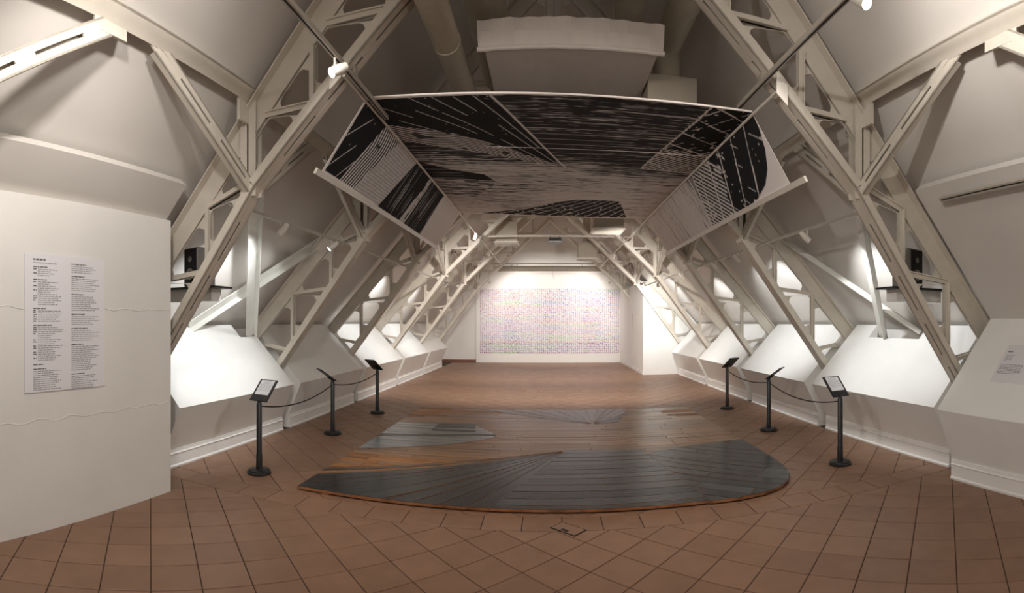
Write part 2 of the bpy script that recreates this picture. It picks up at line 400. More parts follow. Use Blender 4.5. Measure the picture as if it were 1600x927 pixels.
def _ext(i, a, b):
    a, b = Vector(a), Vector(b); u = (b - a).normalized() * 0.055
    return (tuple(a - u), tuple(b)) if i in (0, 2, 4) else (tuple(a), tuple(b + u))
STRUTS = [_ext(i, a, b) for i, (a, b) in enumerate(STRUTS)]
def make_truss():
    root = empty('roof_truss', (0, 0, 0))
    for sg in (-1, 1):
        mb = MB(); j = (2.51, lowL(2.51)); f = (3.98, lowL(3.98))
        nu = Vector((-0.955 * sg, 0, -1)); nl = Vector((-1.335 * sg, 0, -1))
        double_angle(mb, P3(sg, j[0], 0, j[1]), P3(sg, 0.0, 0, lowL(0)), (0, 1, 0), nu, 0.18, 0.085, first=0.35, gap=0.028, channel=True)
        double_angle(mb, P3(sg, j[0], 0, j[1]), P3(sg, f[0], 0, f[1]), (0, 1, 0), nl, 0.18, 0.085, first=0.35, gap=0.028, channel=True)
        mb.bar(P3(sg, 4.03, 0, f[1] + 0.14), P3(sg, 4.06, 0, 0), (0, 1, 0), 0.16, 0.12)
        mb.build('lower_chord', STEEL, root)
        mb = MB(); nu = Vector((1.09 * sg, 0, 1))
        double_angle(mb, P3(sg, 0.0, 0, outU(0)), P3(sg, 4.62, 0, outU(4.62)), (0, 1, 0), nu, 0.20, 0.19, first=0.4)
        mb.build('upper_chord', STEEL, root)
        mb = MB()                                           # post at the purlin: cross of two angles with a gusset at its head
        double_angle(mb, P3(sg, 2.60, 0.055, 2.72), P3(sg, 2.60, 0.055, 3.62), (1, 0, 0), (0, 1, 0), 0.16, 0.05, slot=0.5, first=0.2)
        double_angle(mb, P3(sg, 2.60, -0.055, 2.72), P3(sg, 2.60, -0.055, 3.62), (1, 0, 0), (0, -1, 0), 0.16, 0.05, slot=0.5, first=0.2)
        mb.box((min(sg * 2.585, sg * 2.615), -0.20, 3.36), (max(sg * 2.585, sg * 2.615), 0.20, 3.60))
        mb.build('post', STEEL, root)
        for dy in (-1, 1):                                  # raking braces along the hall, joint to purlin
            mb = MB(); a = P3(sg, 2.56, dy * 0.06, 2.80); b = P3(sg, 2.58, dy * 1.20, 3.56)
            double_angle(mb, a, b, (1, 0, 0), (-sg, 0, -0.1), 0.125, 0.06, slot=0.42, first=0.10, gap=0.02, channel=True)
            mb.prism([(sg * 2.60, dy * 1.02, 3.49), (sg * 2.60, dy * 1.14, 3.45), (sg * 2.60, dy * 1.28, 3.55), (sg * 2.60, dy * 1.28, 3.63), (sg * 2.60, dy * 1.02, 3.63)][::(1 if dy * sg > 0 else -1)], 0, 0, (-sg * 0.014, 0, 0))
            mb.build('raking_brace', STEEL, root)
        for a, b in STRUTS:
            mb = MB(); strut(mb, a, b, sg); mb.build('web_strut', STEEL, root)
        for c in CELLS:
            mb = MB(); ring(mb, [(sg * x, z) for x, z in c], 0.0, 0.004, 0.075); mb.build('gusset_plate', STEEL, root)
    mb = MB(); double_angle(mb, (0, 0.05, lowL(0) - 0.02), (0, 0.05, outU(0)), (1, 0, 0), (0, 1, 0), 0.18, 0.06, first=0.2)
    double_angle(mb, (0, -0.05, lowL(0) - 0.02), (0, -0.05, outU(0)), (1, 0, 0), (0, -1, 0), 0.18, 0.06, first=0.2)
    mb.build('king_post', STEEL, root)
    return root
TL = ['nearest cream steel roof truss, in front of the hanging print, framing the hall',
      'cream steel roof truss over the middle of the hanging print, second from the front',
      'cream steel roof truss just behind the back edge of the hanging print',
      'cream steel roof truss carrying the crossbar with the small projector',
      'cream steel roof truss two bays behind the small projector, next to last',
      'farthest cream steel roof truss, the smallest one before the white board']
TL[2] = 'cream steel roof truss at the back edge of the hanging print, third from the front'
TL[4] = 'cream steel roof truss directly behind the projector crossbar, next to the last'
tr0 = make_truss()
for k, y in enumerate(YT):
    t = tr0 if k == 0 else copy_tree(tr0)
    t.location = (0, y, 0); tag(t, TL[k], 'truss', 'cream steel trusses along the hall')
# purlins
for sg in (-1, 1):
    p = empty('purlin_beam', (sg * 2.58, 8.0, 3.62), 'long cream steel purlin under the %s roof slope, on the truss posts' % ('left' if sg < 0 else 'right'), 'beam')
    mb = MB(); u = Vector((sg, 0, -1.09)).normalized(); n = Vector((sg * 1.09, 0, 1)).normalized()
    mb.frame_box(Vector((-sg * 0.085, -11.9, 0.02)), (0, 23.8, 0), u * 0.015, n * 0.14)
    mb.frame_box(Vector((-sg * 0.085, -11.9, 0.02)), (0, 23.8, 0), u * 0.13, n * 0.014)
    mb.build('beam', STEEL, p)
    # brace that rises from the next (unseen) truss behind the camera
    mb = MB(); a = Vector((0, -8.0 + 0.98, -0.82)); b = Vector((0, -8.0 + 2.18, -0.06))
    double_angle(mb, a, b, (1, 0, 0), (-sg, 0, -0.1), 0.125, 0.06, first=0.1, gap=0.02, channel=True)
    mb.box((min(0, sg * 0.02), -8.0 + 2.0, -0.15), (max(0, sg * 0.02), -8.0 + 2.27, 0.0)); mb.build('raking_brace', STEEL, p)

# wind braces in the first bay, both sides
def brace(a, b, label):
    mb = MB(); a, b = Vector(a), Vector(b); sg = 1 if a.x > 0 else -1; n = Vector((-sg * 1.09, 0, -1)).normalized(); d = (b - a).normalized(); s = d.cross(n)
    mb.frame_box(a - s * 0.075, b - a, s * 0.15, n * 0.014); mb.frame_box(a - s * 0.075, b - a, s * 0.014, n * 0.085)
    mb.build('cross_brace', STEEL_LIT, label=label, cat='brace', group='white flat braces in the first bay')
brace((3.28, 6.62, 2.80), (4.50, 5.02, 1.46), 'white brace slanting toward the camera down the right roof slope by the spotlight')
brace((2.85, 4.26, 3.13), (4.36, 5.66, 1.38), 'white brace standing upright in the first right bay, behind the front truss')
brace((-3.28, 6.62, 2.80), (-4.42, 5.04, 1.56), 'white brace slanting toward the camera down the left roof slope')
brace((-2.77, 4.11, 3.29), (-4.31, 6.32, 1.40), 'white brace standing upright in the first left bay, behind the front truss')

# ------------------------------------------------------------------ sloped white window boxes
def window_box(sg, ya, yb, xb, xl, zl, xt, zt, label, notch=None, group='sloped white boxes along the %s side'):
    t = empty('window_box', (sg * xb, (ya + yb) / 2, 0), label, 'box', group % ('left' if sg < 0 else 'right'))
    o = Vector(t.location)
    segs = [(ya, yb, False)] if not notch else [(ya, notch[0], False), (notch[0], notch[1], True), (notch[1], yb, False)]
    mb = MB()
    for a, b, cut in segs:
        if b - a < 0.01: continue
        if cut: xq = xt - 0.17; zq = zl + (zt - zl) * (xq - xl) / (xt - xl); prof = [(xb + 0.04, 0), (xb + 0.02, 0.2), (xl, zl), (xq, zq), (xq, 0)]
        else: prof = [(xb + 0.04, 0), (xb + 0.02, 0.2), (xl, zl), (xt, zt), (xt, 0)]
        pts = [Vector((sg * x, a, z)) - o for x, z in prof]
        if sg < 0: pts = pts[::-1]
        mb.prism(pts[::-1], 0, 0, (0, b - a, 0))
    mb.build('body', BOXM, t)
    mb = MB(); prof = [(xb + 0.05, 0), (xb - 0.012, 0), (xb - 0.016, 0.02), (xb, 0.035), (xb, 0.145), (xb - 0.008, 0.155), (xb + 0.004, 0.165), (xb + 0.008, 0.20), (xb + 0.05, 0.20)]
    pts = [Vector((sg * x, ya + 0.004, z)) - o for x, z in prof]
    if sg < 0: pts = pts[::-1]
    mb.prism(pts[::-1], 0, 0, (0, yb - ya - 0.008, 0)); mb.build('skirting', SKIRT, t)
    return t
GP = 0.105
LBL = ['sloped white box against the left wall, nearest, beside the printed partition',
       'second sloped white box on the left, the dim unlit one',
       'third sloped white box on the left, brightly lit, behind the far left stanchion',
       'fourth sloped white box on the left, the narrow looking lit one',
       'last sloped white box on the left, ending at the far wall']
for k in range(5):
    window_box(-1, YT[k] + GP + 0.1 * (k == 0), (YT[k + 1] if k < 5 else 0) - GP, 3.83, 3.64, 0.69, 4.47, 1.56, LBL[k], notch=(6.06, YT[1] - GP) if k == 0 else None)
LBR = ['sloped white box on the right behind the near stanchion, with a notch for a brace',
       'sloped white box on the right behind the middle stanchion, second of the small ones',
       'sloped white box on the right behind the far stanchion',
       'last sloped white box on the right, touching the white partition']
for k in range(4):
    window_box(1, YT[k] + GP, YT[k + 1] - GP - 0.02, 3.885, 3.645, 0.69, 4.47, 1.56, LBR[k], notch=(4.85, 5.95) if k == 0 else None)
window_box(1, -1.2, 3.607, 3.615, 3.42, 0.73, 4.27, 1.66, 'sloped white box nearest on the right, bearing a small printed text sheet')
# lining panels over the front bay
for sg in (-1, 1):
    mb = MB(); n = Vector((sg * 1.09, 0, 1)).normalized(); y1 = 3.515 if sg < 0 else 3.607
    a = Vector((sg * 3.13, -1.2, 2.86)); b = Vector((sg * 4.33, -1.2, 2.86 - 1.09 * 1.20))
    mb.prism([a, b, b + n * 0.10, a + n * 0.10], 0, 0, (0, y1 + 1.2, 0)); mb.build('trim_1' if sg < 0 else 'trim_2', ROOFM, kind='structure', label='sloping lining panel over the %s front bay' % ('left' if sg < 0 else 'right'))

r = empty('lamp_track', (3.19, 2.0, 2.745), 'lamp track with a dark slot on the right lining panel near its top edge', 'track')
mb = MB(); u = Vector((1, 0, -1.09)).normalized(); n = Vector((-1.09, 0, -1)).normalized()
mb.frame_box(-u * 0.02 + Vector((0, -2.6, 0)), (0, 3.9, 0), u * 0.04, n * 0.045); mb.frame_box(-u * 0.006 + n * 0.0445 + Vector((0, -2.58, 0)), (0, 3.86, 0), u * 0.012, n * 0.001, 1); mb.build('rail', [TRACKM, DARK], r)

# left papered partition with its text sheet
part = empty('display_partition', (-3.33, 1.2, 0), 'tall white papered partition on the left with a printed two column text', 'partition')
mb = MB(); mb.box((-0.14, -2.4, 0), (0, 2.313, 2.56)); mb.build('panel', PARTN, part)
for z in (0.85, 1.71):
    mb = MB(); n = 60; pts = [(0.0, -2.4 + 4.71 * i / n, z + 0.012 * math.sin(i * 1.7) + random.uniform(-.008, .008)) for i in range(n + 1)]
    mb.tube(pts, 0.0035, 5); mb.build('paper_seam', PARTN, part, smooth=True)
def words_row(mb, place, u0, u1, v, h, mi=0, r=random):
    """one row of tiny unreadable print: word-long dashes; place(u, v) gives a 3D point on the sheet"""
    u = u0
    while u < u1 - 0.006:
        e = min(u1, u + r.uniform(0.010, 0.045)); q = [place(u, v), place(e, v), place(e, v + h), place(u, v + h)]
        mb.poly(q, mi); u = e + 0.006
sheet = empty('text_sheet', (-3.3255, 2.31, 1.07), 'pale lilac text sheet with two columns of small print on the left partition', 'poster')
mb = MB(); mb.box((0.0, -0.385, 0.0), (0.004, 0.385, 1.05)); mb.build('sheet', LILAC, sheet)
mb = MB(); rr = random.Random(3)
def pl(u, v): return (0.0052, u, v)
def pl2(u, v): return (0.0052, u, v)
v = 1.005
def column(u0, u1, vtop, plan):
    v = vtop
    for kind, n in plan:
        for i in range(n):
            if kind == 'T': words_row(mb, pl, u0, u0 + 0.11, v, 0.012, 1, rr); v -= 0.022
            elif kind == 'H': words_row(mb, pl, u0, u0 + rr.uniform(0.09, 0.17), v, 0.008, 1, rr); v -= 0.017
            elif kind == 'Y': words_row(mb, pl, u0, u0 + 0.03, v, 0.008, 1, rr); words_row(mb, pl, u0 + 0.04, u1 - rr.uniform(0.0, 0.09), v, 0.0065, 0, rr); v -= 0.0155
            elif kind == 'I': words_row(mb, pl, u0 + 0.04, u1 - rr.uniform(0.02, 0.14), v, 0.0065, 0, rr); v -= 0.0155
            elif kind == 'P': words_row(mb, pl, u0, u1 - rr.uniform(0.0, 0.10), v, 0.0065, 0, rr); v -= 0.0155
            elif kind == 'G': v -= 0.017
column(-0.312, -0.03, 1.0, [('T', 1), ('P', 1), ('G', 1), ('H', 1), ('Y', 1), ('I', 1), ('Y', 1), ('I', 1), ('G', 1), ('H', 1), ('Y', 1), ('I', 1), ('Y', 1), ('I', 1), ('Y', 1), ('I', 2), ('Y', 3), ('I', 2), ('G', 1), ('H', 1), ('Y', 6), ('G', 1), ('H', 1), ('Y', 4), ('I', 2), ('Y', 2), ('I', 1), ('Y', 2), ('I', 1), ('Y', 2), ('I', 1), ('Y', 1), ('I', 1), ('G', 1), ('H', 1), ('G', 1), ('H', 1), ('P', 10)])
column(0.042, 0.33, 0.985, [('H', 1), ('P', 4), ('G', 1), ('H', 1), ('P', 7), ('G', 1), ('H', 1), ('P', 8), ('G', 1), ('H', 1), ('P', 5), ('G', 1), ('H', 1), ('P', 6), ('G', 1), ('H', 1), ('P', 13), ('G', 1), ('H', 1), ('P', 7)])
mb.build('lettering', [INK, INKD], sheet, kind='stuff')
# small sheet on the nearest right box
kx, kz = (4.27 - 3.42), (1.66 - 0.73); kl = math.hypot(kx, kz); up = Vector((kx / kl, 0, kz / kl)); nn = Vector((-kz / kl, 0, kx / kl)); org3 = Vector((3.42, 0, 0.73))
sh2 = empty('text_sheet', tuple(org3 + up * 0.40 + Vector((0, 2.90, 0))), 'small pale text sheet lying on the nearest right sloped box', 'poster')
mb = MB(); mb.frame_box(nn * 0.001 - Vector((0, 0.25, 0)), (0, 0.5, 0), up * 0.46, nn * 0.003); mb.build('sheet', LILAC, sh2)
mb = MB(); rr = random.Random(5)
def pr(u, v): return tuple(nn * 0.0052 + Vector((0, 0.24 - u, 0)) + up * v)
words_row(mb, pr, 0.03, 0.085, 0.365, 0.016, 1, rr)
for i in range(5): words_row(mb, pr, 0.03, 0.03 + [.10, .09, .08, .085, .03][i], 0.325 - i * 0.018, 0.008, 0, rr)
for i in range(7): words_row(mb, pr, 0.02, 0.31 - rr.uniform(0, .02) - (0.06 if i == 6 else 0), 0.205 - i * 0.0175, 0.009, 0, rr)
mb.build('lettering', [INK, INKD], sh2, kind='stuff')

# ------------------------------------------------------------------ pattern tools (plan coordinates of the woodcut and its print)
def vnoise(x, y, seed):
    r = np.random.default_rng(seed).random((257, 257)); xi = np.floor(x).astype(int); yi = np.floor(y).astype(int); fx = x - xi; fy = y - yi
    fx = fx * fx * (3 - 2 * fx); fy = fy * fy * (3 - 2 * fy); g = lambda a, b: r[a % 257, b % 257]
    return (g(xi, yi) * (1 - fx) + g(xi + 1, yi) * fx) * (1 - fy) + (g(xi, yi + 1) * (1 - fx) + g(xi + 1, yi + 1) * fx) * fy
def inside(P, x, y):
    r = np.zeros(x.shape, bool)
    for i in range(len(P)):
        (x1, y1), (x2, y2) = P[i - 1], P[i]
        c = ((y1 > y) != (y2 > y)) & (x < (x2 - x1) * (y - y1) / ((y2 - y1) if y2 != y1 else 1e-9) + x1); r ^= c
    return r
OUTLINE = [(-2.38, 4.24), (1.60, 4.18), (1.85, 4.215), (2.05, 4.30), (2.21, 4.44), (2.32, 4.62), (2.40, 4.90), (2.44, 5.30), (2.45, 6.0), (2.45, 8.98), (-2.40, 8.98)]
TIP = (0.13, 6.15)
FAN = [(-2.40, 4.20), (-0.578, 4.20), TIP, (-0.60, 5.43), (-1.08, 5.09), (-1.70, 4.80), (-2.40, 4.56)]
HATCH = [(-2.40, 4.56), (-1.70, 4.80), (-1.08, 5.09), (-0.60, 5.43), TIP, (-0.87, 5.68), (-1.33, 5.49), (-1.67, 5.29), (-2.40, 4.92)]
MID = [(-0.578, 4.20), (1.32, 4.20), (1.06, 6.10), TIP]
RIGHT = [(1.32, 4.1), (2.6, 4.1), (2.6, 6.50), (2.1, 6.32), (1.74, 6.18), (1.06, 6.10)]
WEDGE = [(-2.45, 5.72), (-1.72, 6.0), (-1.33, 6.33), (-0.91, 6.54), (-0.78, 6.92), (-0.86, 7.09), (-1.19, 7.73), (-1.75, 7.66), (-2.45, 7.78)]
BFAN = [(-1.30, 9.0), (-0.25, 8.33), (0.02, 7.97), (0.374, 7.75), (0.8, 7.76), (1.03, 7.82), (1.13, 8.18), (1.33, 9.0)]
def sstep(a, b, x): t = np.clip((x - a) / (b - a), 0, 1); return t * t * (3 - 2 * t)
def ink_amount(s, Y):
    fine = vnoise(s * 5 + 50, Y * 72, 1) * 0.40 + vnoise(s * 1.6 + 9, Y * 105, 2) * 0.35 + vnoise(s * 16, Y * 90, 40) * 0.25
    speck = vnoise(s * 40, Y * 60, 3)
    big = vnoise(s * 0.9 + 3, Y * 1.3, 4)
    # ground: streaks along the boards, dark near the front, pale in the middle and at the back
    d = 0.74 - 0.34 * sstep(5.5, 6.5, Y + 0.35 * (big - 0.5) - 0.35 * sstep(0.2, 1.0, s)) + 0.22 * (big - 0.5)
    d = d - 0.12 * sstep(6.2, 7.2, Y) * sstep(-0.6, 0.2, s) * sstep(1.3, 0.7, s) - 0.10 * sstep(7.8, 8.8, Y) * sstep(-0.6, -1.2, s)
    d = d - 0.05 * sstep(1.71, 1.8, s)
    k = sstep(-0.15, 0.15, fine - (1 - d)) * 0.96
    k = np.maximum(k, 0.10 + 0.14 * big)
    rows = np.abs(((Y * 7.1) % 1.0) - 0.5) > 0.47; k = np.where(rows & (vnoise(s * 3, Y * 7, 8) > 0.35), k * 0.35, k)
    # left flap cross hatching between the fan and the wedge
    fl = (s < -1.69) & (Y < 6.2); ch = (np.sin((s * 1.0 + Y) * 150) * np.sin((s - Y) * 150) > -0.1)
    k = np.where(fl, np.where(ch, 0.62, 0.12) * (0.75 + 0.25 * fine), k)
    k = np.where((s < -1.69) & (Y > 7.4), 0.10 + 0.06 * fine, k)
    # front left fan: black with broken white rays
    phi = np.arctan2(6.45 - Y, 0.25 - s); rad = np.hypot(Y - 6.45, s - 0.25); q = phi * 15.5
    ray_ = (np.abs((q % 1) - 0.5) > 0.5 - 0.075 / np.maximum(rad, .3)) & (vnoise(np.floor(q + 0.5) * 7.3, rad * 2.6, 5) > 0.40)
    k = np.where(inside(FAN, s, Y), np.where(ray_ | (speck > 0.965), 0.18, 0.985), k)
    q = (Y - (0.30 + 0.48 * sstep(-2.0, -0.8, s)) * s) / 0.052 + 0.3 * vnoise(s * 4, Y * 4, 6)
    hb = inside(HATCH, s, Y); k = np.where(hb, np.where(((q % 1) > 0.46) | (vnoise(s * 9, Y * 9, 7) < 0.16), 0.93, 0.10), k)
    # right part: black with crossing white cuts
    rg = inside(RIGHT, s, Y); a = (s * 0.80 + Y * 0.60); b = (-s * 0.55 + Y * 0.83)
    wear = vnoise(s * 13, Y * 13, 9)
    w1 = (np.abs(((b * 3.3) % 1) - 0.5) > 0.462) & (vnoise(np.floor(b * 3.3) * 5.1, a * 3, 10) > 0.38)
    w2 = (np.abs(((a * 4.6) % 1) - 0.5) > 0.455) & (vnoise(np.floor(a * 4.6) * 3.7, b * 7, 12) > 0.60)
    dens = sstep(5.15, 5.7, Y + 0.5 * (wear - 0.5))
    w3 = (((a * 17) % 1) > 0.50) & (vnoise(a * 2, b * 6, 13) < 0.15 + dens * 0.85)
    sc = (vnoise(s * 30, Y * 14, 14) > 0.86) & (wear > 0.45)
    k = np.where(rg, np.where(w1 | w2 | sc | (w3 & (dens > 0.2)), 0.14, 0.985), k)
    # wedge on the left
    wg = inside(WEDGE, s, Y); top = Y < 6.60 + 0.165 * (s + 2.4) * 0.85 + 0.02
    gm = vnoise(s * 7, Y * 40, 15); low = np.where(gm > 0.42, 0.86, 0.30)
    low = np.where(s < -1.69, np.where((Y < 6.86) & (gm > 0.3), 0.30, np.where(vnoise(s * 1.5, Y * 90, 16) > 0.80, 0.3, 0.97)), low)
    topc = np.where(vnoise(s * 1.4, Y * 80, 17) > 0.86, 0.35, 0.98)
    k = np.where(wg, np.where(top, topc, low), k)
    # fan at the back edge: black with pale rays from its near corner
    bf = inside(BFAN, s, Y); ph = np.arctan2(Y - 6.1, s - 1.9); qq = ph * 17
    k = np.where(bf, np.where((np.abs((qq % 1) - 0.5) > 0.44), 0.2, np.where(vnoise(s * 20, Y * 20, 18) > 0.84, 0.3, 0.97)), k)
    # thin white joints between the regions
    for (x1, y1), (x2, y2) in (((-0.578, 4.2), TIP), ((1.33, 4.2), (1.06, 6.10)), ((1.06, 6.10), (1.74, 6.18)), ((1.74, 6.18), (2.40, 6.45)), (TIP, (0.3, 6.36))):
        dx, dy = x2 - x1, y2 - y1; L2 = dx * dx + dy * dy; t = np.clip(((s - x1) * dx + (Y - y1) * dy) / L2, 0, 1)
        k = np.where(np.hypot(s - x1 - t * dx, Y - y1 - t * dy) < 0.012, 0.08, k)
    for Ys, x0, x1 in ((5.49, -0.8, 1.72), (6.93, -0.78, 0.4)):
        k = np.where((np.abs(Y - Ys) < 0.009) & (s > x0) & (s < x1), 0.10, k)
    return np.where(inside(OUTLINE, s, Y), k, 0.0)

# ------------------------------------------------------------------ the woodcut lying on the floor
wc = empty('woodcut_floor_piece', (0, 6.6, 0), 'large inked and carved wooden printing floor of fitted planks lying on the tiles', 'artwork')
WO = Vector((0, 6.6, 0))
def convex_clip(P, C):
    C = C if area(C) > 0 else C[::-1]
    for i in range(len(C)):
        a, b = C[i], C[(i + 1) % len(C)]; dx, dy = b[0] - a[0], b[1] - a[1]; l = math.hypot(dx, dy)
        if l < 1e-6: continue
        nx, ny = dy / l, -dx / l
        if len(P) < 3: return []
        P = clip_poly(P, nx, ny, nx * a[0] + ny * a[1])
    return P
NPL = 0
def plank(P, m, z0, z1, ax, gap=0.004, name='plank'):
    global NPL
    P = convex_clip(P, OUTLINE)
    if len(P) < 3: return
    P = dedupe(P)
    if len(P) < 3 or abs(area(P)) < 0.0008: return
    if area(P) < 0: P = P[::-1]
    q = inset_convex(P, gap / 2)
    if area(q) <= 0: return
    q2 = inset_convex(q, 0.0025); z1 += random.uniform(-0.0012, 0.0012); n = len(q); mb = MB(); ax = Vector(ax).normalized()
    uvf = lambda x, y: (x * ax.x + y * ax.y, -x * ax.y + y * ax.x)
    tilt = random.uniform(-0.028, 0.028); ny = Vector((-ax.y, ax.x)); c0 = Vector(cen(q))
    zt = lambda x, y: z1 + tilt * ((Vector((x, y)) - c0).dot(ny)) * 0.5
    A = [(x, y - 6.6, z0) for x, y in q]; B = [(x, y - 6.6, zt(x, y) - 0.002) for x, y in q]; C = [(x, y - 6.6, zt(x, y)) for x, y in q2]
    for R0, R1, mi in ((A, B, 1), (B, C, 0)):
        for i in range(n):
            j = (i + 1) % n; t = [R0[i], R0[j], R1[j], R1[i]]
            mb.poly(t, mi, [uvf(p[0], p[1]) for p in t])
    mb.poly(C, 0, [uvf(p[0], p[1]) for p in C])
    mb.build(name, [m, W_EDGE], wc); NPL += 1
rp = random.Random(21)
# brown ground of planks along the hall's width (they run under the inlaid fields)
y = 4.22
while y < 8.98:
    wd = rp.uniform(0.10, 0.15); xs = [-2.6, rp.uniform(-2.15, -1.6), rp.uniform(-1.2, -0.3), rp.uniform(0.3, 1.2), rp.uniform(1.5, 2.1), 2.7]
    for a, b in zip(xs, xs[1:]):
        edge = (a < -2 and y > 4.55 and (y < 5.6)) or (y > 8.0 and (a < -2 or b > 2.6) and rp.random() < 0.8)
        m = W_ORANGE if edge and rp.random() < 0.9 else W_BROWN
        plank([(a, y), (b, y), (b, min(y + wd, 8.98)), (a, min(y + wd, 8.98))], m, 0.014, 0.036, (1, 0))
    y += wd
# front left fan of black wedges that meet at the tip
edge_pts = [(-0.578, 4.15), (-0.80, 4.15), (-1.05, 4.15), (-1.30, 4.15), (-1.58, 4.15), (-1.90, 4.15), (-2.45, 4.15), (-2.45, 4.36), (-2.45, 4.56)]
for a, b in zip(edge_pts, edge_pts[1:]):
    mt = Vector(((a[0] + b[0]) / 2 - TIP[0], (a[1] + b[1]) / 2 - TIP[1]))
    plank([TIP, a, b], W_BLACK, 0.014, 0.040, mt, 0.006)
low = [(-2.45, 4.56), (-2.45, 4.66), (-2.45, 4.76), (-2.45, 4.86), (-2.2, 5.02), (-1.9, 5.17), (-1.62, 5.31), (-1.33, 5.47), (-1.0, 5.63)]
for i, (a, b) in enumerate(zip(low, low[1:])):
    mt = Vector(((a[0] + b[0]) / 2 - TIP[0], (a[1] + b[1]) / 2 - TIP[1]))
    plank([TIP, b, a], W_GREYB if i % 2 == 0 else (W_ORANGE if i == 1 else W_BROWN), 0.014, 0.0385 if i % 2 == 0 else 0.037, mt, 0.004)
# middle black boards
y = 4.12; i = 0
while y < 6.15:
    wd = rp.uniform(0.15, 0.19); q = [(-0.9, y), (1.5, y), (1.5, y + wd), (-0.9, y + wd)]
    q = convex_clip(q, MID); plank(q, W_BLACK, 0.014, 0.0405, (1, 0), 0.006); y += wd
# right field of diagonal boards, cross cut
ang = math.radians(-40); ux, uy = math.cos(ang), math.sin(ang); k = -20
while k < 20:
    t0 = k * 0.165; cuts = [-3.0] + sorted(rp.uniform(-1.7, 1.7) for _ in range(5)) + [3.0]
    for a, b in zip(cuts, cuts[1:]):
        cc = (1.85, 5.2); q = [(cc[0] + ux * u_ - uy * v_, cc[1] + uy * u_ + ux * v_) for u_, v_ in ((a, t0), (b, t0), (b, t0 + 0.165), (a, t0 + 0.165))]
        plank(convex_clip(q, RIGHT), (W_BLACK if rp.random() < 0.65 else W_GREYB), 0.014, 0.040, (ux, uy), 0.005)
    k += 1
# wedge on the left, box reflection put into its blue grey, in two halves with a hatched seam
def field(poly_parts, m, wd, h, ax=(1, 0)):
    for C in poly_parts:
        ys = [p[1] for p in C]; yy = min(ys)
        while yy < max(ys):
            plank(convex_clip([(-3, yy), (3, yy), (3, yy + wd), (-3, yy + wd)], C), m, 0.014, h, ax, 0.004); yy += wd
field([[(-2.45, 5.72), (-1.72, 6.0), (-1.33, 6.33), (-0.91, 6.54), (-0.78, 6.92), (-2.45, 6.56)]], W_REFLECT, 0.17, 0.039)
field([[(-2.45, 6.72), (-0.80, 7.0), (-0.86, 7.09), (-1.19, 7.73), (-1.75, 7.66), (-2.45, 7.78)]], W_REFLECT, 0.17, 0.039)
field([[(-2.45, 6.57), (-0.79, 6.93), (-0.80, 6.99), (-2.45, 6.71)]], W_GREYB, 0.06, 0.0385)
field([[(-1.75, 7.1), (-1.1, 7.12), (-1.19, 7.70), (-1.75, 7.6)]], W_GREYB, 0.05, 0.0405)
# pale lilac fan at the back edge
ap = (0.60, 7.70); pts = [(-1.30, 9.0)] + [(-1.30 + 2.63 * t, 9.0) for t in (0.2, 0.36, 0.5, 0.62, 0.72, 0.8, 0.87, 0.93, 1.0)] + [(1.24, 8.6), (1.13, 8.18), (1.03, 7.82)]
for i, (a, b) in enumerate(zip(pts, pts[1:])):
    C = [ap, b, a]; dirv = Vector(((a[0] + b[0]) / 2 - ap[0], (a[1] + b[1]) / 2 - ap[1]))
    plank(C, W_LILAC if i < 10 else W_GREYB, 0.014, 0.040, dirv, 0.012)
# battens underneath lift the planks off the tiles
for i, xx in enumerate(np.arange(-2.1, 2.3, 0.42)):
    mb = MB(); ya = 4.24 if xx < 1.7 else 4.24 + (xx - 1.7) * 0.6; mb.box((xx - 0.05, ya - 6.6, 0.0), (xx + 0.05, 8.95 - 6.6, 0.0135)); mb.build('batten', W_EDGE, wc)

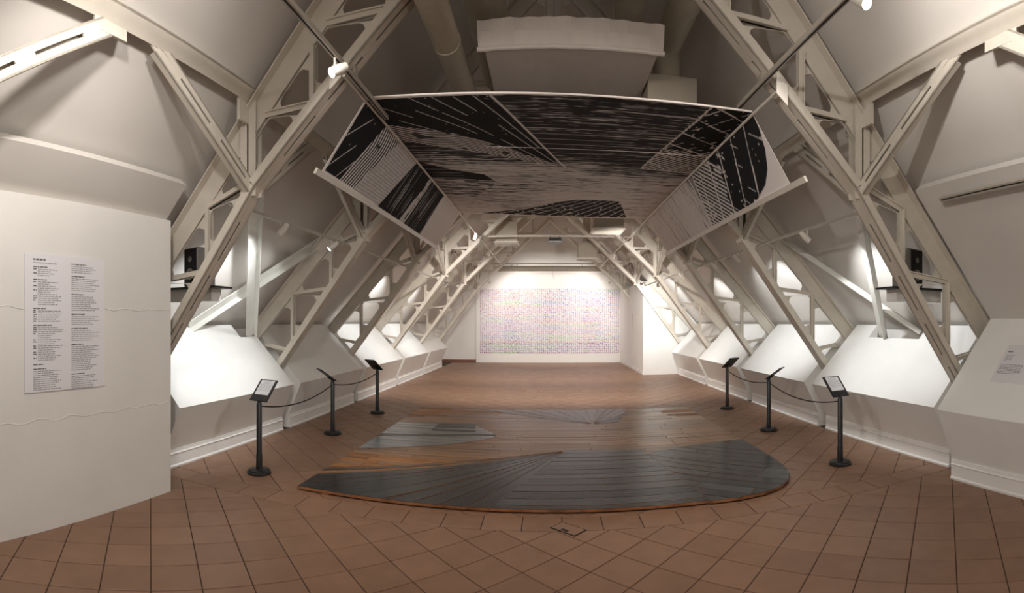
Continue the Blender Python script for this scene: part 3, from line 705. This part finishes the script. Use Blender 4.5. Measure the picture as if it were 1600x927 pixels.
# ------------------------------------------------------------------ the print hung above
pw = empty('hanging_print', (0, 6.6, 3.5), 'very large black and white woodcut print draped over two rails under the trusses', 'artwork')
RL, RR = -1.66, 1.71
def sheet_pt(s):
    zl, zr = 3.585, 3.497
    if s < RL: d = RL - s; return RL - d * 0.593, zl - d * 0.805
    if s > RR: d = s - RR; return RR + d * 0.545, zr - d * 0.838
    t = (s - RL) / (RR - RL); return s, zl + (zr - zl) * t - 0.05 * 4 * t * (1 - t)
SS = np.concatenate([np.linspace(-2.41, RL, 58), np.linspace(RL, RR, 270)[1:], np.linspace(RR, 2.44, 58)[1:]])
YY = np.linspace(4.20, 9.05, 900)
def print_mesh():
    ns, ny = len(SS), len(YY); X = np.array([sheet_pt(s) for s in SS])
    sg, yg = np.meshgrid(SS, YY, indexing='ij')
    co = np.zeros((ns, ny, 3)); co[:, :, 0] = X[:, 0:1]; co[:, :, 1] = yg - 6.6; co[:, :, 2] = X[:, 1:2] - 3.5
    ce = np.where(sg < RL, 0, np.where(sg > RR, 0, 1)); co[:, :, 2] += 0.004 * np.sin(yg * 3.1 + sg * 2) * ce
    k = ink_amount(sg * 1.0 + 0.015 * (vnoise(sg * 2, yg * 2, 30) - .5), yg)
    paper = np.array([0.80, 0.745, 0.71]); ink = np.array([0.010, 0.011, 0.012])
    colr = paper * (1 - k[..., None]) + ink * k[..., None]
    idx = np.arange(ns * ny).reshape(ns, ny); q = np.stack([idx[:-1, :-1], idx[:-1, 1:], idx[1:, 1:], idx[1:, :-1]], -1).reshape(-1, 4)
    me = bpy.data.meshes.new('sheet'); me.vertices.add(ns * ny); me.vertices.foreach_set('co', co.reshape(-1))
    me.loops.add(q.size); me.loops.foreach_set('vertex_index', q.reshape(-1)); me.polygons.add(len(q)); me.polygons.foreach_set('loop_start', np.arange(0, q.size, 4)); me.polygons.foreach_set('loop_total', np.full(len(q), 4))
    at = me.color_attributes.new('ink', 'FLOAT_COLOR', 'POINT'); at.data.foreach_set('color', np.concatenate([colr, np.ones((ns, ny, 1))], -1).reshape(-1)); me.update(); me.validate(); return me
PM = bpy.data.materials.new('printed_paper'); PM.use_nodes = True; nd = PM.node_tree.nodes; at_ = nd.new('ShaderNodeAttribute'); at_.attribute_name = 'ink'
PM.node_tree.links.new(at_.outputs['Color'], nd['Principled BSDF'].inputs['Base Color']); nd['Principled BSDF'].inputs['Roughness'].default_value = 0.9; nd['Principled BSDF'].inputs['Specular IOR Level'].default_value = 0.08
pm = print_mesh(); pm.materials.append(PM); po = bpy.data.objects.new('sheet', pm); COL.objects.link(po); po.parent = pw
mb = MB()                                                # white back of the paper, a few millimetres above
prof = [sheet_pt(s) for s in (-2.41, RL, -0.9, 0.0, 0.9, RR, 2.44)]
for (xa, za), (xb, zb) in zip(prof, prof[1:]):
    mb.poly([(xa, 4.20 - 6.6, za - 3.494), (xb, 4.20 - 6.6, zb - 3.494), (xb, 9.05 - 6.6, zb - 3.494), (xa, 9.05 - 6.6, za - 3.494)])
    mb.poly([(xa, 4.20 - 6.6, za - 3.5), (xb, 4.20 - 6.6, zb - 3.5), (xb, 4.20 - 6.6, zb - 3.494), (xa, 4.20 - 6.6, za - 3.494)])
mb.build('paper_back', CLOTH, pw)
for s, ya, yb in ((-2.42, 4.10, 9.12), (2.45, 3.92, 9.25)):
    x, z = sheet_pt(s); sg = -1 if s < 0 else 1; mb = MB()
    mb.bar((x, ya - 6.6, z - 3.5), (x, yb - 6.6, z - 3.5), (0.55 * sg, 0, -0.83), 0.055, 0.024); mb.build('hem_batten', HEADW, pw)
mb = MB(); n = 24
mb.tube([(RL + (RR - RL) * i / n, 4.195 - 6.6, sheet_pt(RL + (RR - RL) * i / n)[1] - 3.5 + 0.006) for i in range(n + 1)], 0.009, 6); mb.build('edge_strip', CLOTH, pw)
mb = MB(); mb.tube([(-0.7 + 2.35 * i / n, 5.49 - 6.6, sheet_pt(-0.7 + 2.35 * i / n)[1] - 3.5 - 0.002) for i in range(n + 1)], 0.003, 5); mb.build('sheet_seam', CLOTH, pw)
mb = MB(); mb.lathe([(0.0, 0), (0.045, 0.0), (0.045, 0.05), (0.03, 0.05)], 16, (2.09, 9.06 - 6.6, -0.52), (0.3, -1, 0)); mb.build('batten_cap', GREYM, pw)

# rails and lamp tracks running along the hall
for sg, x, z, lab in ((-1, -1.665, 3.565, 'left'), (1, 1.715, 3.475, 'right')):
    r = empty('suspension_rail', (x, 10.6, z), 'thin pale %s rail on which the print is draped, running to the far wall' % lab, 'rail', 'thin rails carrying the print')
    mb = MB(); mb.tube([(0, 3.70 - 10.6, 0), (0, 17.4 - 10.6, 0)], 0.0135, 8); mb.build('tube', HEADW, r, smooth=True)
    zs = lowL(abs(x)) - 0.004
    for k in range(5):
        yk = YT[k] - 10.6; h = zs - z
        mb = MB()
        if k == 0:
            mb.frame_box((-0.012 * 1, yk - 0.115, -0.02), (0.10 * sg, 0, -0.085), (0, 0, 0.17) , (0, 0.012, 0))
        elif k == 1: continue
        else: mb.box((-0.008, yk - 0.02, 0), (0.008, yk + 0.02, h))
        mb.build('bracket', HEADW, r)
for sg, x, z, yb, lab in ((-1, -1.60, 3.56, 4.6, 'left'), (1, 1.62, 3.565, 4.3, 'right')):
    r = empty('lamp_track', (x, 2.0, z), 'lamp track on the %s in front of the print, fixed under the nearest truss' % lab, 'track', 'lamp tracks in front of the print')
    mb = MB(); mb.box((-0.019, -2.2, -0.018), (0.019, yb - 2.0, 0.018)); mb.box((-0.007, -2.19, -0.0195), (0.007, yb - 2.01, -0.017), 1); mb.build('rail', [TRACKM, DARK], r)
    mb = MB(); mb.box((-0.012, Y1 - 2.03, 0.018), (0.012, Y1 - 1.97, lowL(abs(x)) - z)); mb.build('hanger', TRACKM, r)
# crossbar with projector at the fourth truss
cb = empty('crossbar', (0.1, 12.30, 3.70), 'thin horizontal crossbar between the two rails, in front of the board', 'rail')
mb = MB(); mb.box((-1.83, -0.02, -0.02), (1.90, 0.02, 0.02)); mb.build('bar', TRACKM, cb)
for xx in (-1.5, 1.4):
    mb = MB(); mb.box((xx - 0.01, -0.09, 0.018), (xx + 0.01, 0.01, 0.03)); mb.build('hanger', TRACKM, cb)
pj = empty('projector', (0.10, 12.25, 3.52), 'small dark projector hanging from the crossbar', 'projector')
mb = MB(); mb.box((-0.15, -0.12, 0.0), (0.15, 0.14, 0.11)); mb.build('body', BLACK, pj, bevel=0.01)
mb = MB(); mb.box((-0.15, -0.125, 0.0), (0.15, -0.12, 0.035)); mb.build('front_panel', GREYM, pj)
for xx in (-0.12, 0.10):
    mb = MB(); mb.box((xx, -0.02, 0.11), (xx + 0.02, 0.0, 0.16)); mb.build('bracket', BLACK, pj)
# rolled projection screen case and the bar above
sc = empty('screen_case', (0.0, 18.5, 3.56), 'long grey roller screen case hung above the printed sheet', 'screen')
mb = MB(); mb.lathe([(0.085, -1.9), (0.10, -1.9), (0.10, 1.9), (0.085, 1.9)], 14, (0, 0, 0), (1, 0, 0)); mb.build('case', GREYM if False else TRACKM, sc, smooth=True)
for sg in (-1, 1):
    mb = MB(); mb.lathe([(0.11, 0), (0.11, 0.04)], 14, (sg * 1.9 - 0.02, 0, 0), (1, 0, 0)); mb.build('end_cap', HEADW, sc)
    mb = MB(); mb.tube([(sg * 1.2, 0, 0.09), (sg * 1.2, 0.22, 0.20)], 0.008, 6); mb.build('hook', TRACKM, sc)
mb = MB(); mb.tube([(0.1, -0.10, -0.06), (0.12, -0.10, -0.25), (0.16, -0.10, -0.42)], 0.006, 5); mb.build('pull_cord', TRACKM, sc)
rb = empty('lamp_track', (0.0, 18.75, 3.78), 'short lamp track above the roller screen case at the far wall', 'track')
mb = MB(); mb.box((-2.2, -0.02, -0.02), (2.45, 0.02, 0.02)); mb.build('rail', TRACKM, rb)
for xx in (-1.6, 1.6):
    mb = MB(); mb.tube([(xx, 0, 0.02), (xx, YB - 18.75, 0.3)], 0.008, 5); mb.build('hanger', TRACKM, rb)

# ------------------------------------------------------------------ ducts, plenum boxes, cloth
def duct(x, z, R, ya, yb, label, seams=()):
    d = empty('air_duct', (x, ya, z), label, 'duct', 'round air ducts under the ridge')
    prof = [(R, 0.0)]; L = yb - ya; yq = 0.12
    mb = MB(); mb.lathe([(R * 0.9, 0), (R, 0.0), (R, L), (R * 0.9, L)], 28, (0, 0, 0), (0, 1, 0)); mb.build('pipe', DUCT, d, smooth=True)
    for s in seams:
        mb = MB(); mb.lathe([(R, 0), (R + 0.006, 0.004), (R + 0.006, 0.03), (R, 0.034)], 28, (0, s - ya, 0), (0, 1, 0)); mb.build('joint_ring', DUCT, d, smooth=True)
    return d
duct(-0.97, 4.075, 0.122, 2.9, 8.8, 'big round duct at the upper left, passing behind the print edge', (4.35, 6.2, 7.6))
d = duct(1.21, 4.64, 0.152, 4.0, 5.55, 'big round duct at the upper right, turning down into a box', (4.6,))
mb = MB(); mb.lathe([(0.150, 0.141), (0.150, 0.20), (0.158, 0.205), (0.158, 0.235), (0.150, 0.24), (0.150, 0.66)], 28, (0, 1.42, -0.66)); mb.build('drop_pipe', DUCT, d, smooth=True)
d = duct(-0.67, 4.60, 0.20, 4.0, 6.1, 'round duct just left of the ridge, above the cloth', (5.0,))
mb = MB(); pth = [(0, 1.95, -0.12), (0.0, 2.0, -0.35), (0.02, 2.02, -0.62)]; mb.tube(pth, 0.09, 14); mb.build('flexible_hose', DUCT, d, smooth=True)
duct(0.72, 4.70, 0.152, 4.0, 6.3, 'round duct just right of the ridge, above the cloth', (5.0,))
def plenum(lo, hi, label, neck=None, grille=True):
    c = ((lo[0] + hi[0]) / 2, (lo[1] + hi[1]) / 2, lo[2]); p = empty('plenum_box', c, label, 'duct', 'air outlet boxes under the roof')
    o = Vector(c); l = Vector(lo) - o; h = Vector(hi) - o; mb = MB(); mb.box(l, h); mb.build('box', PLENUM, p, bevel=0.006)
    if neck:
        mb = MB(); mb.lathe([(neck, h.z), (neck, h.z + roof_z(abs(c[0]) + neck) - hi[2] - 0.03)], 18); mb.build('neck', PLENUM, p, smooth=True)
    if grille:
        mb = MB(); mb.box((l.x - 0.03, l.y - 0.03, -0.03), (h.x + 0.03, h.y + 0.03, 0.0)); mb.build('flange', HEADW, p)
        for i in range(7):
            yy = l.y + (h.y - l.y) * (i + 0.5) / 7; mb = MB(); mb.frame_box((l.x, yy - 0.02, -0.052), (h.x - l.x, 0, 0), (0, 0.03, 0.02), (0, 0, 0.004)); mb.build('louvre', HEADW, p)
    return p
plenum((0.92, 5.0, 3.68), (1.44, 5.72, 4.12), 'air box at the upper right above the print, under the round duct', None, False)
plenum((0.87, 10.4, 3.56), (1.50, 11.0, 3.82), 'air box with a louvred outlet, peeping out below the back edge of the print', 0.16)
plenum((-1.46, 13.2, 3.72), (-0.88, 13.8, 4.24), 'tall air box on the left, seen behind the crossbar', 0.16)
plenum((0.87, 15.6, 3.60), (1.44, 16.1, 4.10), 'air box at the far right above the screen case', 0.12)
# cloth covered unit above the front of the print
cu = empty('cloth_cover', (0.12, 4.45, 4.0), 'white cloth covered duct box hanging above the front edge of the print', 'cover')
mb = MB(); n = 40; xa, xb = -0.83, 0.84; z0, z1 = 0.035, 0.275
def cz(t): return 0.02 * (4 * t * (1 - t))
cols = []
for i in range(n + 1):
    t = i / n; x = xa + (xb - xa) * t; wv_ = 0.010 * math.sin(t * 31) * math.sin(t * 7 + 1) + 0.006 * math.sin(t * 63)
    cols.append([(x * 0.985, -0.02 + wv_ * 0.3, z0 + cz(t) * 0.3), (x * 0.993, -0.03 - wv_ * 1.5, z0 + 0.12), (x, -0.02 + wv_, z1 + cz(t) * 0.4), (x, 0.0 + wv_, z1 + cz(t) * 0.4 + 0.004), (x * 0.985, 0.0, z0)])
for a, b in zip(cols, cols[1:]):
    for j in range(4): mb.poly([a[j], b[j], b[j + 1], a[j + 1]])
mb.build('front_cloth', CLOTH, cu, smooth=True)
mb = MB(); mb.tube([(xa * 1.0 + 1.67 * i / 20, -0.01 + 0.004 * math.sin(i * 2.1), 0.02 + cz(i / 20) * 0.3) for i in range(21)], 0.022, 8); mb.build('rolled_hem', CLOTH, cu, smooth=True)
mb = MB()
for i in range(12):
    u0, u1 = i / 12, (i + 1) / 12; f = lambda u, y: (-0.76 + 1.54 * u, y, 0.012 - 0.01 * math.sin(u * 9) * (1 if y > 0.3 else 0) + (0.008 if abs(u - 0.4) < 0.05 else 0))
    mb.poly([f(u0, 0), f(u0, 0.9), f(u1, 0.9), f(u1, 0)]); mb.poly([(f(u0, 0)[0], 0, 0.26), (f(u1, 0)[0], 0, 0.26), (f(u1, 0)[0], 0.9, 0.26), (f(u0, 0)[0], 0.9, 0.26)])
for xx in (-0.76, 0.78): mb.poly([(xx, 0, 0.012), (xx, 0.9, 0.012), (xx, 0.9, 0.26), (xx, 0, 0.26)])
mb.poly([(-0.76, 0.9, 0.012), (0.78, 0.9, 0.012), (0.78, 0.9, 0.26), (-0.76, 0.9, 0.26)])
mb.build('underside_cloth', CLOTH, cu)
for xx in (-0.6, 0.6):
    mb = MB(); mb.tube([(xx, 0.45, 0.25), (xx, 0.45, roof_z(abs(xx + .12)) - 4.0)], 0.006, 5); mb.build('hanger_wire', TRACKM, cu)

# ------------------------------------------------------------------ stanchions and ropes
def stanchion(x, y, yaw, tilt, paper, label):
    t = empty('sign_stanchion', (x, y, 0), label, 'stanchion', 'black sign stanchions')
    mb = MB(); mb.lathe([(0.125, 0), (0.13, 0.006), (0.13, 0.020), (0.118, 0.026), (0.115, 0.040), (0.10, 0.046), (0.034, 0.050)], 32); mb.build('base', BLACK, t, smooth=True)
    mb = MB(); mb.lathe([(0.034, 0.048), (0.034, 0.20), (0.030, 0.21), (0.030, 0.735), (0.024, 0.745), (0.024, 0.78)], 20); mb.build('pole', BLACK, t, smooth=True)
    R = Matrix.Rotation(yaw, 3, 'Z'); n = R @ Vector((0, -math.sin(tilt), math.cos(tilt))); u = R @ Vector((1, 0, 0)); v = n.cross(u)
    w_, h_ = 0.235, 0.28; c = Vector((0, 0, 0.775)) + v * (h_ / 2 - 0.02)
    o = c - u * w_ / 2 - v * h_ / 2
    mb = MB(); mb.frame_box(o, u * w_, v * h_, n * 0.014); mb.frame_box(c - u * 0.025 - v * 0.13 - n * 0.018, u * 0.05, v * 0.10, n * 0.018); pn = mb.build('sign_plate', BLACK, t)
    if paper:
        mb = MB(); mb.frame_box(c - u * 0.092 - v * 0.060 + n * 0.0142, u * 0.184, v * 0.19, n * 0.0012); pp = mb.build('paper', PAPER, t)
        mb = MB(); rr = random.Random(int(x * 100)); P0 = c - u * 0.08 - v * 0.05 + n * 0.0158
        place = lambda a, b: tuple(P0 + u * a + v * b)
        for i in range(10): words_row(mb, place, 0.03 if i < 3 else 0.0, 0.13 if i < 3 else 0.16, 0.165 - i * 0.014, 0.0035, 0, rr)
        lt = mb.build('lettering', INK, pp, kind='stuff')
    return t
D = math.radians
stanchion(-2.98, 4.51, D(-8), D(47), True, 'black sign stanchion with white paper, nearest on the left')
stanchion(-3.07, 6.593, D(132), D(36), False, 'black sign stanchion on the left seen edge on, middle of the left row')
stanchion(-3.02, 8.387, D(155), D(40), False, 'black sign stanchion on the left with blank dark plate, farthest of the left row')
stanchion(3.03, 4.763, D(8), D(47), True, 'black sign stanchion with white paper, nearest on the right')
stanchion(3.08, 6.759, D(-132), D(36), False, 'black sign stanchion on the right seen edge on, middle of the right row')
stanchion(3.17, 8.762, D(-155), D(40), False, 'black sign stanchion on the right with blank dark plate, farthest of the right row')
def rope(a, b, sag, label):
    mb = MB(); a, b = Vector(a), Vector(b); n = 24
    mb.tube([a.lerp(b, i / n) - Vector((0, 0, sag * 4 * (i / n) * (1 - i / n))) for i in range(n + 1)], 0.0075, 7)
    mb.build('barrier_rope', ROPEM, smooth=True, label=label, cat='rope', group='ropes between the stanchions')
rope((-2.985, 4.543, 0.705), (-3.068, 6.560, 0.705), 0.10, 'black rope between the near and middle left stanchions')
rope((-3.068, 6.626, 0.705), (-3.022, 8.355, 0.705), 0.07, 'black rope between the middle and far left stanchions')
rope((3.03, 4.796, 0.705), (3.08, 6.726, 0.705), 0.10, 'black rope between the near and middle right stanchions')
rope((3.082, 6.792, 0.705), (3.168, 8.73, 0.705), 0.07, 'black rope between the middle and far right stanchions')

# ------------------------------------------------------------------ loudspeakers on wall consoles
for sg in (-1, 1):
    side = 'left' if sg < 0 else 'right'
    c = empty('wall_console', (sg * 3.62, 4.14, 1.95), 'white boxed shelf with a dark top behind the %s front truss' % side, 'shelf')
    mb = MB(); mb.box((-0.30 if sg > 0 else -0.36, -0.02, -0.13), (0.36 if sg > 0 else 0.30, 0.15, 0.0)); mb.build('box', BOXM, c)
    mb = MB(); mb.box((-0.42 if sg > 0 else -0.47, -0.13, 0.0), (0.47 if sg > 0 else 0.42, 0.19, 0.022)); mb.build('top_board', BLACK, c)
    s = empty('loudspeaker', (sg * 3.50, 4.14, 1.972), 'dark grey loudspeaker standing on the %s shelf behind the front truss' % side, 'speaker', rz=D(14) * sg)
    mb = MB(); mb.box((-0.12, -0.11, 0), (0.12, 0.13, 0.41)); mb.build('cabinet', GREYM, s, bevel=0.012)
    mb = MB(); mb.box((-0.106, -0.116, 0.015), (0.106, -0.109, 0.395)); mb.build('front_panel', BLACK, s)
    mb = MB(); mb.lathe([(0.062, 0), (0.062, 0.008), (0.052, 0.008), (0.02, -0.012)], 20, (0, -0.118, 0.13), (0, -1, 0), cap=False); mb.build('woofer', GREYM, s, smooth=True)
    mb = MB(); mb.lathe([(0.030, 0), (0.030, 0.006), (0.012, 0.003)], 16, (0, -0.117, 0.29), (0, -1, 0)); mb.build('tweeter', GREYM, s, smooth=True)
    mb = MB(); mb.tube([(sg * 0.08, 0.10, 0.10), (sg * 0.20, 0.07, 0.04), (sg * 0.30, 0.02, 0.008), (sg * 0.38, 0.0, 0.008)], 0.005, 6); mb.build('cable', BLACK, s, smooth=True)

# ------------------------------------------------------------------ far right partition
pb = empty('far_partition', (2.80, 15.05, 0), 'white boxed partition at the far right, brightly lit', 'partition')
mb = MB(); mb.prism([(0, 0, 0), (1.74, 0, 0), (1.74, 0, 1.52), (0.60, 0, 2.76), (0.55, 0, 2.84), (0, 0, 2.84)], 0, 0, (0, 0.10, 0)); mb.build('front_panel', BOXM, pb)
mb = MB(); mb.box((0, 0.10, 0), (0.10, YB - 15.05 - 0.06, 2.84)); mb.build('side_panel', WALL, pb)
mb = MB(); mb.box((-0.012, 0.12, 0), (0, YB - 15.12, 0.09)); mb.build('skirting', SKIRT, pb)
mb = MB(); rr = random.Random(9)
for i in range(9): words_row(mb, lambda a, b: (-0.002, 2.0 - a, 1.9 - b), 0.0, rr.uniform(0.12, 0.3), i * 0.06 + 0.02, 0.016, 0, rr)
mb.build('lettering', INK, pb, kind='stuff')

# ------------------------------------------------------------------ the printed sheet of coloured figures on the far board
ar = empty('figure_sheet', (0.01, YB - 0.0585, 0.37), 'huge sheet of tiny coloured figures in rows on the far board', 'artwork')
NC, NR = 71, 34; W_, H_ = 5.54, 2.57; fx, fz = NC * 4, NR * 4
GLY = ['011101010111', '010110010111', '110001010111', '110011001110', '101111001001', '111110001110', '011110111111', '111001010010', '111010111111', '111111001110']
colg = np.ones((fx, fz, 3)) * np.array([0.80, 0.77, 0.78])
rg_ = np.random.default_rng(5); import colorsys
for r in range(NR):
    hb = rg_.choice([0.82, 0.90, 0.95, 0.72, 0.66, 0.86, 0.0, 0.93]); st = 0.16 + 0.28 * (r < 6) * rg_.random()
    for c in range(NC):
        if rg_.random() < 0.10: hb = rg_.choice([0.82, 0.92, 0.98, 0.72, 0.64, 0.12, 0.3, 0.88])
        col_ = np.array(colorsys.hsv_to_rgb((hb + rg_.normal(0, .02)) % 1, min(1, st + rg_.random() * 0.16), (0.56 if r < 6 else 0.70) - 0.1 * rg_.random())); g = GLY[rg_.integers(10)]
        for j in range(4):
            for i in range(3):
                if g[(3 - j) * 3 + i] == '1' and j < 3 or (j == 3 and g[i] == '1' and False): colg[c * 4 + i, r * 4 + j] = col_ ** 1.6
vx = np.linspace(-W_ / 2, W_ / 2, fx + 1); vz = np.linspace(0, H_, fz + 1)
gx, gz = np.meshgrid(vx, vz, indexing='ij'); co = np.stack([gx, np.full_like(gx, 0.0), gz], -1); idx = np.arange((fx + 1) * (fz + 1)).reshape(fx + 1, fz + 1)
q = np.stack([idx[:-1, :-1], idx[1:, :-1], idx[1:, 1:], idx[:-1, 1:]], -1).reshape(-1, 4)
me = bpy.data.meshes.new('print'); me.vertices.add(co.shape[0] * co.shape[1]); me.vertices.foreach_set('co', co.reshape(-1)); me.loops.add(q.size); me.loops.foreach_set('vertex_index', q.reshape(-1))
me.polygons.add(len(q)); me.polygons.foreach_set('loop_start', np.arange(0, q.size, 4)); me.polygons.foreach_set('loop_total', np.full(len(q), 4))
at = me.color_attributes.new('ink', 'FLOAT_COLOR', 'CORNER'); cc = np.concatenate([colg, np.ones((fx, fz, 1))], -1).reshape(-1, 1, 4).repeat(4, 1); at.data.foreach_set('color', cc.reshape(-1)); me.update(); me.validate()
me.materials.append(PM); o = bpy.data.objects.new('print', me); COL.objects.link(o); o.parent = ar
mb = MB(); mb.box((-W_ / 2, 0.0008, 0), (W_ / 2, 0.005, H_)); mb.build('backing', PAPER, ar)

# ------------------------------------------------------------------ spotlights
def spotlight(pos, target, label, energy=0, angle=60, color=NEUT, group='track spotlights', stem=0.10, lens=None, size=0.05, r=0.038, blend=0.7):
    t = empty('spotlight', pos, label, 'lamp', group)
    d = (Vector(target) - Vector(pos)).normalized()
    mb = MB(); mb.lathe([(r * 0.5, -0.12), (r * 0.8, -0.11), (r, -0.04), (r, 0.03), (r * 0.92, 0.03)], 18, (0, 0, 0), d); mb.build('head', HEADW, t, smooth=True)
    mb = MB(); mb.lathe([(0.0, 0.026), (r * 0.9, 0.026), (r * 0.9, 0.031), (0.0, 0.031)], 18, (0, 0, 0), d, cap=False); mb.build('lens', lens or LENS, t)
    mb = MB(); mb.tube([Vector((0, 0, stem)), Vector((0, 0, 0.03)), -d * 0.05], 0.009, 6); mb.build('stem', HEADW, t)
    if energy:
        l = lamp('SPOT', tuple(Vector(pos) + d * 0.06), energy, color, target, size, angle, blend)
    return t
def bay_track(sg, ya, yb, x, z, label):
    mb = MB(); mb.box((sg * x - 0.016, ya, z - 0.014), (sg * x + 0.016, yb, z + 0.014))
    r = empty('lamp_track', (sg * x, (ya + yb) / 2, z), label, 'track', 'short lamp tracks along the side bays')
    mb = MB(); mb.box((-0.016, -(yb - ya) / 2, -0.014), (0.016, (yb - ya) / 2, 0.014)); mb.build('rail', TRACKM, r)
for sg in (-1, 1):
    sd = 'left' if sg < 0 else 'right'
    for k, nm in ((0, 'first'), (1, 'second'), (2, 'third'), (3, 'fourth')):
        bay_track(sg, YT[k] + 0.02, YT[k + 1] - 0.02, 2.85, 2.70, 'short lamp track under the %s roof slope in the %s bay' % (sd, nm))
E_BOX = 115
def bayspot(sg, y, tx, ty, tz, label, e, lens=None, col=COOL, ang=95):
    spotlight((sg * 2.85, y, 2.58), (sg * (tx - 0.05), ty, tz + 0.45), label, e, ang, col, 'spotlights over the sloped boxes', 0.108, lens, 0.06)
bayspot(-1, 4.75, 4.05, 4.9, 1.1, 'spotlight nearer the front truss in the first left bay', E_BOX)
bayspot(-1, 6.05, 4.0, 5.4, 1.1, 'spotlight nearer the second truss in the first left bay', E_BOX * 0.25)
bayspot(-1, 10.4, 4.1, 10.6, 1.1, 'spotlight in the third left bay', E_BOX)
bayspot(-1, 13.4, 4.1, 13.5, 1.1, 'spotlight in the fourth left bay', E_BOX * 0.9)
bayspot(1, 5.2, 4.05, 5.1, 1.1, 'spotlight alone in the first right bay', E_BOX)
bayspot(1, 7.4, 4.1, 7.7, 1.2, 'rosy spotlight nearer the second truss in the second right bay', E_BOX * 0.8, LENS_P)
bayspot(1, 8.5, 4.1, 8.4, 1.1, 'rosy spotlight nearer the third truss in the second right bay', E_BOX * 0.4, LENS_P)
bayspot(1, 10.7, 4.1, 10.8, 1.1, 'spotlight in the third right bay', E_BOX * 0.8)
bayspot(1, 13.2, 3.4, 14.9, 1.5, 'spotlight in the fourth right bay, turned to the white partition', E_BOX * 1.3)
spotlight((-1.60, 3.38, 3.44), (-3.3, 1.2, 1.7), 'lit spotlight on the left track in front of the print', 0, stem=0.11)
spotlight((1.62, 2.36, 3.45), (2.0, 1.0, 2.3), 'lit spotlight on the right track at the top edge of the view', 0, stem=0.11)
for x, y, z, lab in ((-1.38, 18.7, 3.64, 'spotlight hanging left of the screen case under the far track'), (1.74, 18.7, 3.64, 'spotlight hanging right of the screen case under the far track')):
    spotlight((x, y, z), (x * 0.5, YB, 2.6), lab, 40, 120, NEUT, stem=0.13)
for x, lab in ((-2.12, 'spotlight on the left upright edge of the board'), (2.10, 'spotlight on the right upright edge of the board')):
    spotlight((x, 17.7, 3.0), (x * 0.3, YB, 1.8), lab, 140, 115, NEUT, stem=0.5)
spotlight((-1.665, 10.9, 3.43), (-2.2, 11.5, 2.0), 'spotlight hanging on the left rail in front of the crossbar', 0, stem=0.125)
for x, z, lab in ((-1.665, 3.43, 'left'), (1.715, 3.34, 'right')):
    spotlight((x, 9.62, z), (x * 0.5, 13.2, 0.2), 'spotlight on the %s rail right behind the print, pointing down the hall' % lab, 400, 125, WARM, stem=0.125)
    spotlight((x, 13.6, z), (x * 0.6, 16.4, 0.0), 'added spotlight on the %s rail beyond the crossbar, brightening the far floor' % lab, 190, 120, WARM, stem=0.125)  # pair added to brighten the far floor
# unseen headless lamps by the front tracks: roof glow pair, the rest added fill
lamp('SPOT', (-1.60, 1.3, 3.45), 150, WARM, (-3.33, 2.4, 1.8), 0.06, 110, 0.9)
lamp('SPOT', (1.62, 0.8, 3.45), 120, WARM, (-3.33, 1.8, 1.6), 0.06, 90, 0.9)
lamp('SPOT', (-1.60, 0.6, 3.45), 260, WARM, (3.6, 2.7, 1.9), 0.06, 90, 0.9)
lamp('SPOT', (1.62, 2.0, 3.5), 45, WARM, (2.9, 2.2, 3.9), 0.05, 110, 0.8)
lamp('SPOT', (-1.60, 2.0, 3.5), 36, WARM, (-2.9, 2.4, 3.9), 0.05, 110, 0.8)
lamp('POINT', (0.0, -1.5, 3.4), 95, WARM, None, 0.3)  # added fill light off the tracks, no fitting there
lamp('SPOT', (-1.60, 2.7, 3.45), 150, WARM, (0.6, 6.6, 0.0), 0.06, 120, 0.9)  # this pair is added to brighten the floor and woodcut under the print
lamp('SPOT', (1.62, 2.7, 3.45), 150, WARM, (-0.6, 6.6, 0.0), 0.06, 120, 0.9)
print('planks', NPL, 'tiles', len(tiles))
